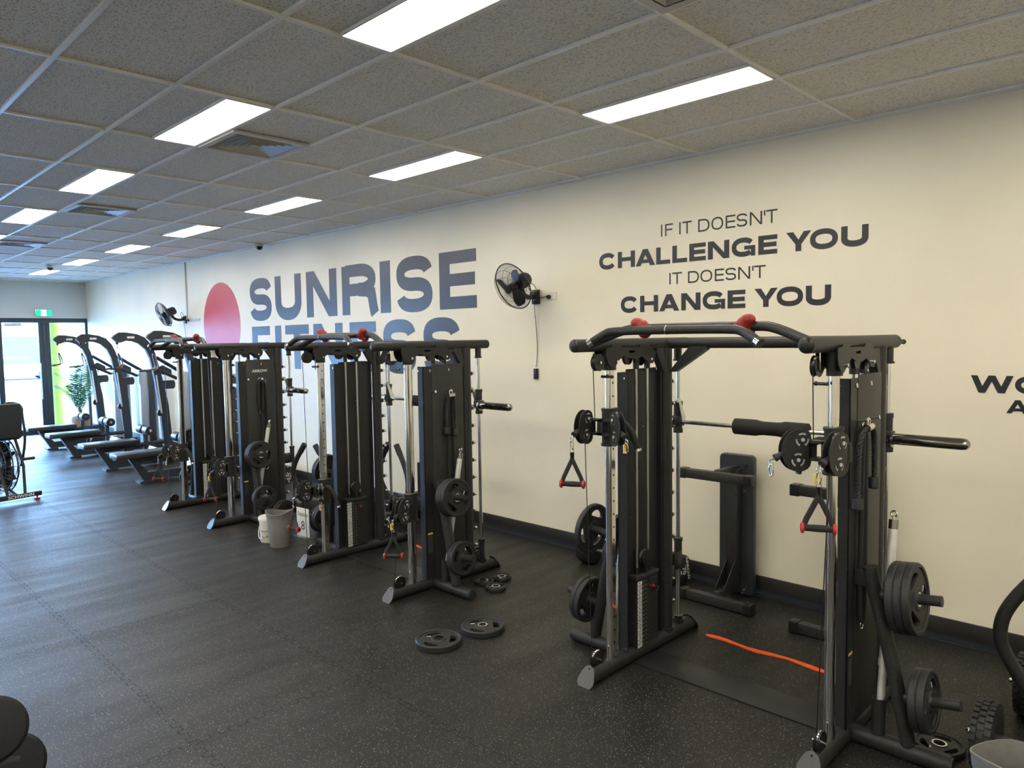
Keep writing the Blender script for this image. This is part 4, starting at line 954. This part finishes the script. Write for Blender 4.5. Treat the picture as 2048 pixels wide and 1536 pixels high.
# ------------------------------------------------------------------ wall fans
def fan_tree():
    # root at the wall mount; head centre offset
    t = empty('wall_fan', (0, 0, 0), '', 'fan', 'black wall fans')
    hc = Vector((.065, -.40, .085)); d = Vector((-.07, -.907, -.41)).normalized()
    a = d.cross(Vector((0, 0, 1))).normalized(); u = a.cross(d)
    F = lambda r, ang, h: hc+(a*math.cos(ang)+u*math.sin(ang))*r+d*h
    MB().box(-.045, .045, -.03, 0, -.07, .07, bev=.005).box(-.035, .035, -.07, -.02, -.02, .05, bev=.008).build('wall_plate', M['plastic'], t)
    MB().tube(smooth_path([(0, -.05, .0), (0, -.13, -.01), (.02, -.22, .02), (.05, -.28, .10)], 2), .024, 14).build('arm', M['plastic'], t)
    MB().lathe([(0, -.21), (.055, -.205), (.070, -.18), (.074, -.12), (.066, -.065), (.04, -.055), (0, -.055)], hc, d, 24).build('motor', M['plastic'], t)
    g = MB(); R = .225
    for sgn, hh in ((1, .075), (-1, -.055)):
        for k in range(72):
            an = 2*PI*k/72; tw = .35
            g.tube([F(.045, an+tw, hh), F(.13, an+tw*.35, hh*.98), F(.195, an, hh*.72), F(R, an-.02, 0)], .0011, 4, cap=False)
        for rr_, hf in ((.045, 1.0), (.12, 1.0), (.18, .82)):
            g.tube([F(rr_, 2*PI*i/40, hh*hf) for i in range(40)], .0018, 5, close=True)
    g.build('grille', M['plastic'], t)
    MB().tube([F(R, 2*PI*i/56, 0) for i in range(56)], .0055, 8, close=True).box(-.01, .01, -.01, .01, -.01, .01, rot=None).build('guard_ring', M['plastic'], t) if 0 else MB().tube([F(R, 2*PI*i/56, 0) for i in range(56)], .0055, 8, close=True).build('guard_ring', M['plastic'], t)
    for k in range(3):
        bl = MB(); n = 9; rows = []
        for i in range(n+1):
            f_ = i/n; rr_ = .03+.165*f_; wd = .35+.55*math.sin(PI*min(1, f_*.9+.12))
            rows.append([bl.b.verts.new(F(rr_, 2*PI*k/3+.3*f_+(j/6-.5)*wd*1.25*(1 if f_ < .9 else .75), .028*(j/6-.5)*2*(1-.35*f_)+.01)) for j in range(7)])
        for A, B_ in zip(rows, rows[1:]):
            for j in range(6): bl.b.faces.new((A[j], A[j+1], B_[j+1], B_[j]))
        o = bl.build('blade', M['plastic'], t, sharp=2); md = o.modifiers.new('solid', 'SOLIDIFY'); md.thickness = .003
    MB().lathe([(0, -.03), (.036, -.03), (.036, .03), (.028, .044), (0, .046)], hc, d, 20).build('hub', M['plastic'], t)
    MB().lathe([(0, .074), (.042, .074), (.042, .078), (0, .080)], hc, d, 20).build('badge', M['plastic'], t)
    return t
fa0 = fan_tree(); fa0.location = (-3.005, YW, 2.43); fa0['label'] = 'black wall fan right of the SUNRISE lettering, tilted downwards'
q = MB(); q.tube(smooth_path([(0, -.045, -.04), (-.008, -.025, -.12), (-.004, -.012, -.30), (.012, -.010, -.48), (.0, -.014, -.66), (-.012, -.016, -.69)], 3), .0032, 6)
q.tube(smooth_path([(-.02, -.05, .04), (-.05, -.08, .10), (0, -.07, .14), (.05, -.06, .08), (.04, -.05, .0), (.09, -.03, -.01), (.15, -.03, -.005)], 3), .0035, 6)
q.build('power_cord', M['plastic'], fa0)
q = MB().box(-.030, .014, -.034, -.002, -.81, -.705, bev=.005); q.build('switch_box', M['plastic'], fa0)
fb0 = copy_tree(fa0); fb0['label'] = 'black wall fan left of the red disc, far down the room'; fb0.location = (-11.63, YW, 2.45)
for ch in kids(fb0):
    if ch.name.startswith(('switch_box',)): bpy.data.objects.remove(ch)
def outlet(x, z, lab, plug=True):
    t = empty('wall_socket', (x, YW, z), lab, 'socket', 'white wall sockets')
    MB().box(-.058, .058, -.009, 0, -.036, .036, bev=.003).build('face_plate', M['socket'], t)
    MB().box(-.012, .0, -.013, -.009, .006, .024, bev=.001).build('switch', M['socket'], t)
    if plug:
        pl = MB().lathe([(0, 0), (.021, .002), (.021, .022), (.014, .034), (0, .036)], (-.03, -.009, -.008), (0, -1, 0), 18); pl.build('plug', M['plastic'], t)
outlet(-2.80, 2.43, 'white wall socket with the black fan plug beside the nearer fan')
outlet(-11.42, 2.44, 'white wall socket beside the far fan', True)
q = MB().box(-11.56, -11.525, .022, YW, 2.42, H); q.box(-11.56, -11.0, .022, YW, 2.42, 2.455)
o = q.build('cable_conduit', M['gwhite']); tag(o, 'slim pale cable conduit running down the wall to the far fan', 'conduit')

# ------------------------------------------------------------------ lat pulldown / low row machines by the shopfront
def lat_tree():
    t = empty('lat_pulldown_machine', (0, 0, 0), '', 'lat pulldown machine', 'lat pulldown and row machines near the shopfront')
    # y measured from the wall line (room Y)
    def plate_yz(pts, th, x=0): return MB().prism([(a, c_) for a, c_ in pts], (x, 0, 0), (0, 1, 0), (0, 0, 1), th)
    up = [(-1.42, 2.12), (-1.40, 2.16), (-1.32, 2.215), (-1.22, 2.215), (-1.05, 2.185), (-.93, 2.13), (-.84, 2.02), (-.78, 1.88), (-.70, 1.55), (-.60, 1.0), (-.56, .40), (-.56, .0), (-.70, .0), (-.70, .40), (-.74, .95), (-.80, 1.45), (-.86, 1.78), (-.92, 1.93), (-1.02, 2.03), (-1.12, 2.07), (-1.22, 2.08), (-1.30, 2.05), (-1.36, 2.06)]
    mast = plate_yz(up, .075).build('mast', M['alu'], t)
    MB().box(.038, .040, -1.20, -1.09, 2.115, 2.15).build('name_strip', M['white'], mast)
    for x_ in (-.04, .04): MB().tube([(x_, -.80, 1.62), (x_, -.42, 1.42)], .022, 10).tube([(x_, -.76, 1.80), (x_, -.34, 1.52)], .022, 10).build('brace', M['alu'], t)
    MB().prism([(-.72, 1.40), (-.50, 1.40), (-.48, 1.36), (-.48, 1.30), (-.50, 1.26), (-.70, 1.26)], (0, 0, 0), (0, 1, 0), (0, 0, 1), .09).prism([(-.74, 1.62), (-.66, 1.50), (-.55, 1.50), (-.52, 1.46), (-.52, 1.58), (-.66, 1.66)], (0, 0, 0), (0, 1, 0), (0, 0, 1), .03).build('bracket', M['alu'], t)
    # rear tower
    MB().lathe([(.165, .12), (.165, 1.50), (.155, 1.53), (0, 1.54)], (0, -.24, 0), (0, 0, 1), 28).build('shroud', M['shroud'], t)
    for x_ in (-.19, .19): MB().box(x_-.02, x_+.02, -.30, -.18, .05, 1.50, bev=.008).build('tower_post', M['alu'], t)
    MB().box(-.26, .26, -.44, -.06, .0, .10, bev=.01).build('tower_base', M['alu'], t)
    # base beam and slanted leg
    MB().prism([(-1.56, .03), (-.40, .03), (-.40, .15), (-1.50, .15), (-1.68, .37), (-1.75, .37)], (0, 0, 0), (0, 1, 0), (0, 0, 1), .10).prism([(-1.63, 0), (-1.45, 0), (-1.45, .03), (-1.63, .03)], (0, 0, 0), (0, 1, 0), (0, 0, 1), .20).build('base_frame', M['alu'], t)
    MB().tube([(0, -1.70, .34), (0, -.70, .37)], .035, 12).box(-.05, .05, -1.72, -1.60, .34, .38).tube([(0, -1.30, .13), (0, -1.30, .37)], .03, 12).build('seat_rail', M['alu'], t)
    MB().box(-.17, .17, -1.95, -1.12, .385, .465, bev=.022).build('seat_pad', M['vinylpad'], t)
    MB().tube([(0, -.98, .12), (0, -.98, .60)], .035, 12).box(-.03, .03, -1.02, -.94, .50, .66, bev=.01).build('roller_post', M['alu'], t)
    for sg in (-1, 1):
        r_ = MB().lathe([(0, 0), (.068, 0), (.075, .008), (.075, .19), (.068, .20), (0, .20)], (sg*.04, -.98, .60), (sg, 0, 0), 24).build('thigh_roller', M['vinylpad'], t)
        MB().lathe([(0, 0), (.024, 0), (.024, .006), (0, .006)], (sg*.24, -.98, .60), (sg, 0, 0), 14).build('roller_cap', M['chrome'], r_)
    MB().box(-.22, .22, -.90, -.86, .10, .30, bev=.008, rot=Matrix.Rotation(-.5, 3, 'X')).build('foot_plate', M['white_metal'], t)
    MB().lathe([(0, -.02), (.055, -.02), (.06, -.01), (.06, .01), (.055, .02), (0, .02)], (0, -.72, .86), (1, 0, 0), 18).build('low_pulley', M['plastic'], t)
    MB().tube([(.05, -.78, 1.50), (.05, -.72, .86)], .012, 8).build('strut', M['white_metal'], t)
    return t
lat0 = lat_tree()
LX = [(-9.4, 'nearest'), (-10.93, 'second nearest'), (-12.9, 'third nearest'), (-14.4, 'furthest')]
lats = []
for i, (lx, nm) in enumerate(LX):
    t = lat0 if i == 0 else copy_tree(lat0)
    t.location = (lx, 0, 0); t['label'] = 'dark lat pulldown machine with long padded seat, %s of four by the shopfront' % nm
def lat_bar_tree():
    t = empty('lat_bar', (0, 0, 0), '', 'lat bar', 'row handles hanging on the pulldown machines')
    MB().tube([(0, 0, 0), (0, 0, -.10)], .004, 6).ball((0, 0, -.01), .022, (1, 1, 1.2)).build('cable', M['plastic'], t)
    MB().tube(smooth_path([(-.05, -.10, -.42), (-.02, .08, -.40), (-.03, .06, -.30), (0, 0, -.14), (.03, .06, -.30), (.02, .08, -.40), (.05, -.10, -.42)], 3), .010, 8).build('bar', M['dchrome'], t)
    MB().tube([(-.052, -.10, -.42), (-.05, -.20, -.425)], .014, 8).tube([(.052, -.10, -.42), (.05, -.20, -.425)], .014, 8).build('grip', M['rubber'], t)
    return t
lb0 = lat_bar_tree()
for i, (lx, nm) in enumerate(LX):
    t = lb0 if i == 0 else copy_tree(lb0)
    t.location = (lx, -1.345, 2.055); t.rotation_euler = (0, 0, .5); t['label'] = 'chrome row handle hanging from the %s lat pulldown machine' % nm

# ------------------------------------------------------------------ air bike
bk = empty('air_bike', (-9.28, -3.14, 0), 'black air bike with a round fan cage and red levelling feet at the left edge', 'exercise bike', rz=.20)
# local +x points to the front of the bike
def bar(mb_, a, c_, r): mb_.tube([a, c_], r, 12)
q = MB().box(-.035, .035, -.29, .29, .045, .105, bev=.012); q.build('front_stabiliser', M['steel'], bk)
me_ = text_mesh('SCHWINN', .052, .0006, .001, 1.25)
MB().addmesh(me_, frame((.0365, .04, .075), (0, 1, 0), (0, 0, 1))).build('lettering', M['white'], bk, label='white lettering SCHWINN')
for sg in (-1, 1):
    MB().lathe([(0, 0), (.035, .0), (.038, .02), (0, .022)], (0, sg*.24, .0), (0, 0, 1), 16).cyl((0, sg*.24, .02), (0, sg*.24, .05), .012, 8).build('levelling_foot', M['redp'], bk, label='red levelling foot')
MB().box(-1.15, -1.08, -.27, .27, .03, .09, bev=.012).build('rear_stabiliser', M['steel'], bk)
q = MB(); q.tube([(-1.1, 0, .07), (-.5, 0, .22), (-.1, 0, .10), (0, 0, .08)], .03, 12); q.tube([(-.45, 0, .2), (-.62, 0, .78)], .03, 12)
for sg in (-1, 1): q.tube([(0, sg*.10, .08), (-.10, sg*.14, .45), (-.28, sg*.10, .95)], .018, 10)
q.build('frame', M['steel'], bk)
cc = (-.33, 0, .47); R = .35
q = MB(); 
for sg in (-1, 1):
    for k in range(36):
        a = 2*PI*k/36; q.tube([(cc[0]+.06*math.cos(a), sg*.085, cc[2]+.06*math.sin(a)), (cc[0]+.27*math.cos(a+.12), sg*.080, cc[2]+.27*math.sin(a+.12)), (cc[0]+R*math.cos(a+.15), sg*.03, cc[2]+R*math.sin(a+.15))], .003, 5, cap=False)
    for rr_, yy in ((.06, .085), (.2, .083), (.27, .080), (R, .03)): q.tube([(cc[0]+rr_*math.cos(2*PI*i/48), sg*yy, cc[2]+rr_*math.sin(2*PI*i/48)) for i in range(48)], .0045 if rr_ < R else .009, 6, close=True)
q.build('fan_cage', M['plastic'], bk)
q = MB()
for k in range(10):
    a = 2*PI*k/10; r_ = Matrix.Rotation(-a, 3, 'Y'); q.box(cc[0]+.08, cc[0]+.31, -.05, .05, cc[2]-.003, cc[2]+.003, rot=r_, piv=cc)
q.cyl((cc[0], -.06, cc[2]), (cc[0], .06, cc[2]), .09, 20)
q.build('fan_rotor', M['plastic'], bk)
q = MB(); q.prism([(-.10, .80), (-.02, .84), (-.0, 1.0), (-.01, 1.27), (-.06, 1.28), (-.08, 1.0)], (-.05, 0, 0), (1, 0, 0), (0, 0, 1), .26); q.build('wind_screen', M['vinylpad'], bk)
for sg in (-1, 1):
    a_ = MB().tube(smooth_path([(-.30, sg*.20, .42), (-.22, sg*.24, .80), (-.30, sg*.24, 1.12), (-.28, sg*.24, 1.20), (-.36, sg*.22, 1.26), (-.46, sg*.12, 1.27), (-.52, sg*.16, 1.22), (-.42, sg*.24, 1.17), (-.30, sg*.245, 1.14)], 2), .017, 10).build('handle_arm', M['steel'], bk)
    MB().tube([(-.20, sg*.17, .52), (-.20, sg*.32, .52)], .02, 12).build('foot_peg', M['steel'], bk)
MB().box(-.85, -.60, -.11, .11, .82, .90, bev=.03).build('saddle', M['vinylpad'], bk)

# ------------------------------------------------------------------ dumbbell rack at the lower left corner
rk = empty('dumbbell_rack', (-1.4, -5.1, 0), 'two-tier dumbbell rack at the bottom left corner, mostly outside the picture', 'rack')
def off_box(name, x0, x1, y0, y1, z0, z1, bev): return MB().box(x0, x1, y0, y1, z0, z1, bev=bev).build(name, M['steel'], rk, off=(1.4, 5.1, 0))
M['urethane'] = noisy(mat('black_urethane', (.007, .007, .008), .6, spec=.3), 60, (.006, .006, .007), (.009, .009, .010))
for (x_, y_, z_, R_) in ((-1.064, -4.84, .748, .103), (-1.72, -4.68, .288, .122)):
    MB().box(x_-.20, x_+.10, y_-.45, y_+.06, z_-R_-.018, z_-R_-.002, bev=.003, rot=Matrix.Rotation(-.4, 3, 'Y'), piv=(x_, y_, z_)).build('shelf', M['steel'], rk, off=(1.4, 5.1, 0))
for xx, z1 in ((-1.20, .57), (-1.02, .62), (-1.86, .10), (-1.64, .15)): off_box('leg', xx-.03, xx+.03, -5.30, -5.24, 0, z1, .004)
dd = dumbbell_tree(.103, .11, .13, False); d3 = dumbbell_tree(.122, .12, .13, False)
for t, x_, y_, z_, lab in ((dd, -1.064, -4.84, .748, 'black round dumbbell at the left edge, upper one of the pair in the corner'), (d3, -1.72, -4.68, .288, 'black round dumbbell at the bottom left, lower one of the pair in the corner')):
    t.location = (x_, y_, z_); t.rotation_euler = (0, -.4, -.11); t['label'] = lab; t['group'] = 'round dumbbells in the near corner'
    for ch in kids(t):
        if ch.name.startswith('head'): ch.data.materials[0] = M['urethane']

# ------------------------------------------------------------------ shopfront at the far end
def bx(name, x0, x1, y0, y1, z0, z1, mt, parent=None, bev=.004): return MB().box(x0, x1, y0, y1, z0, z1, bev=bev).build(name, mt, parent)
struct(bx('trim_1', XF-.10, XF+.0, YL, YW, 2.54, 2.64, M['alu']))
XW = XF-.06
def window(n, y0, y1):
    r = struct(bx('window_%d' % n, XW-.03, XW+.05, y0, y0+.05, .10, 2.54, M['alu']))
    bx('frame_stile', XW-.03, XW+.05, y1-.05, y1, .10, 2.54, M['alu'], r); bx('sill', XW-.03, XW+.05, y0, y1, .0, .12, M['alu'], r)
    MB().box(XW-.003, XW+.003, y0+.05, y1-.05, .12, 2.54).build('pane', M['glass'], r)
window(1, -.79, YW)
yy = -1.80; n = 2
while yy > YL+.2:
    y0 = max(yy-2.2, YL); window(n, y0, yy); yy = y0; n += 1
d_ = struct(bx('door_1', XW-.03, XW+.05, -.965, -.865, 0, 2.54, M['alu']))
bx('door_stile', XW-.03, XW+.05, -1.76, -1.66, 0, 2.54, M['alu'], d_); bx('bottom_rail', XW-.03, XW+.05, -1.66, -.965, .0, .12, M['alu'], d_)
MB().box(XW-.004, XW+.004, -1.66, -.965, .12, 2.54).build('pane', M['glass'], d_)
MB().tube(smooth_path([(XW+.05, -.955, 1.60), (XW+.11, -.965, 1.60), (XW+.11, -.97, 1.5), (XW+.11, -.97, .9), (XW+.11, -.965, .80), (XW+.05, -.955, .80)], 2), .014, 10).build('pull_handle', M['white_metal'], d_)
bx('door_jamb', XW-.04, XW+.055, -.865, -.79, 0, 2.54, M['alu'], d_); bx('door_closer', XW+.05, XW+.12, -1.62, -1.30, 2.46, 2.53, M['white_metal'], d_)
t = empty('exit_sign', (XF+.03, -.85, 2.76), 'green and white running man exit sign above the glass door', 'exit sign')
MB().box(-.02, .02, -.17, .17, -.075, .085, bev=.006).build('housing', M['white_metal'], t)
MB().box(.020, .024, -.155, -.055, -.07, .065).build('green_panel', M['green'], t); MB().box(.020, .024, .05, .155, -.07, .065).build('green_panel', M['green'], t)
MB().box(.020, .0235, -.055, .05, -.07, .065).build('white_panel', M['exitw'], t)
q = MB(); P2 = lambda y_, z_: (.0255, y_, z_)
for a, c_, r_ in (((.012, .02), (-.004, -.018), .009), ((-.004, -.018), (.018, -.035), .0065), ((.018, -.035), (.016, -.062), .006), ((-.004, -.018), (-.018, -.04), .0065), ((-.018, -.04), (-.040, -.045), .006), ((.012, .02), (.034, .008), .005), ((.012, .02), (-.012, .012), .005), ((-.012, .012), (-.022, -.006), .005)):
    q.tube([P2(*a), P2(*c_)], r_, 6)
q.ball(P2(.018, .040), .010); q.build('running_figure', M['green'], t)

# palm in a basket
t = empty('potted_palm', (-16.35, -.50, 0), 'green palm in a round wicker basket beside the glass shopfront', 'potted plant')
MB().lathe([(0, 0), (.15, 0), (.17, .05), (.19, .25), (.18, .40), (.165, .42), (.16, .38), (0, .37)], seg=30).build('wicker_basket', M['wicker'], t)
sg_ = N(M['wicker'], 'ShaderNodeTexBrick'); tcw = N(M['wicker'], 'ShaderNodeTexCoord'); sg_.inputs['Scale'].default_value = 22
sg_.inputs['Color1'].default_value = (.40, .27, .15, 1); sg_.inputs['Color2'].default_value = (.28, .17, .09, 1); sg_.inputs['Mortar'].default_value = (.08, .05, .03, 1)
Lk(M['wicker'], tcw.outputs['Generated'], sg_.inputs['Vector']); Lk(M['wicker'], sg_.outputs['Color'], P(M['wicker']).inputs['Base Color'])
rnd = random.Random(5)
stems = MB()
for k in range(14):
    an = 2*PI*k/14*2.4+rnd.uniform(-.3, .3); L = rnd.uniform(.85, 1.25); lean = rnd.uniform(.20, .55) if k % 3 else rnd.uniform(.05, .2)
    pts = [Vector((0, 0, .38))]
    for i in range(1, 13):
        f_ = i/12; rr_ = L*lean*(f_**1.5)*1.25; zz = .38+L*1.05*(f_-.42*lean*f_**3.0*1.6)
        pts.append(Vector((rr_*math.cos(an), min(.36, rr_*math.sin(an)*.85), zz)))
    stems.tube(pts, [.008*(1-.7*i/12) for i in range(13)], 5)
    fr = MB()
    for i in range(3, 13):
        for half in (0, .5):
            p = pts[i] if half == 0 or i == 12 else pts[i].lerp(pts[i+1], .5)
            d = (pts[i]-pts[i-1]).normalized(); sd = d.cross(Vector((0, 0, 1))).normalized(); ll = .24*math.sin(PI*(i-1.5)/12.5)+.05
            for sgn in (-1, 1):
                tip = p+sd*sgn*ll*.85+d*ll*.55-Vector((0, 0, ll*.30)); tip.y = min(tip.y, .47); md_ = p+(tip-p)*.5+Vector((0, 0, .015)); wv = d*.009
                fr.b.faces.new([fr.b.verts.new(v_) for v_ in (p-wv*.5, md_-wv, tip, md_+wv, p+wv*.5)])
    fr.build('frond', M['leaf'], t, recalc=False)
stems.build('stem', M['stem'], t)

# ------------------------------------------------------------------ outside
M['pave'] = noisy(mat('pale_paving', (.42, .42, .41), .8), 3, (.17, .17, .165), (.22, .215, .21))
M['asphalt'] = noisy(mat('asphalt', (.16, .16, .17), .9), 6, (.14, .14, .15), (.19, .19, .2))
M['ext'] = mat('white_render', (.70, .70, .70), .8)
M['extglass'] = mat('shop_glass', (.06, .10, .11), .15)
o = MB().box(-24, XF-.1, -30, 16, -.09, -.02).build('pavement', M['pave']); struct(o)
o = MB().box(-90, -24, -60, 60, -.20, -.12).build('road', M['asphalt']); struct(o)
o = MB().box(-19.3, XF-.1, -20, 8, 3.1, 3.3).build('awning', M['ext']); tag(o, 'white awning roof over the pavement outside the shopfront', 'awning') if 0 else struct(o)
t = MB().lathe([(0, -.02), (.21, -.02), (.21, 3.1), (0, 3.1)], seg=28).build('round_column', M['yellowcol']); t.location = (-18.75, -.29, 0); tag(t, 'round yellow column standing outside the glass by the palm', 'column')
bd = empty('shop_building', (-60, -12, 0), 'white low shop building across the street seen through the glass door', 'building')
MB().box(-4, 4, -26, 34, -.12, 5.0).build('wall', M['ext'], bd); MB().box(-4, 5.5, -26, 34, 3.2, 3.5).build('canopy', M['greycap'], bd)
for k in range(11):
    w_ = MB().box(4.0, 4.04, -24+5.2*k, -20.6+5.2*k, .3, 2.6).build('window', M['extglass'], bd)
def car(x, y, col, lab, rz):
    c = empty('parked_car', (x, y, -.12), lab, 'car', 'cars parked across the street', rz)
    paint = mat('car_paint_'+str(abs(int(y))), col, .25)
    MB().prism([(-2.1, .25), (2.1, .25), (2.15, .65), (1.9, .85), (1.0, .95), (.5, 1.40), (-1.1, 1.42), (-1.8, .98), (-2.12, .9)], (0, 0, 0), (1, 0, 0), (0, 0, 1), 1.7).build('body', paint, c)
    MB().prism([(.9, .97), (.47, 1.33), (-1.05, 1.35), (-1.6, .99)], (0, 0, 0), (1, 0, 0), (0, 0, 1), 1.72).build('side_window', M['extglass'], c)
    for xx in (-1.3, 1.3):
        for sgn in (-1, 1): MB().lathe([(0, -.1), (.30, -.1), (.33, -.06), (.33, .06), (.30, .1), (0, .1)], (xx, sgn*.78, .33), (0, 1, 0), 20).build('wheel', M['rubber'], c)
car(-52, 5.5, (.75, .75, .76), 'white parked car seen faintly across the street through the door', 1.5)
car(-52, -3.5, (.35, .40, .42), 'grey parked car seen faintly across the street at the left', 1.6)
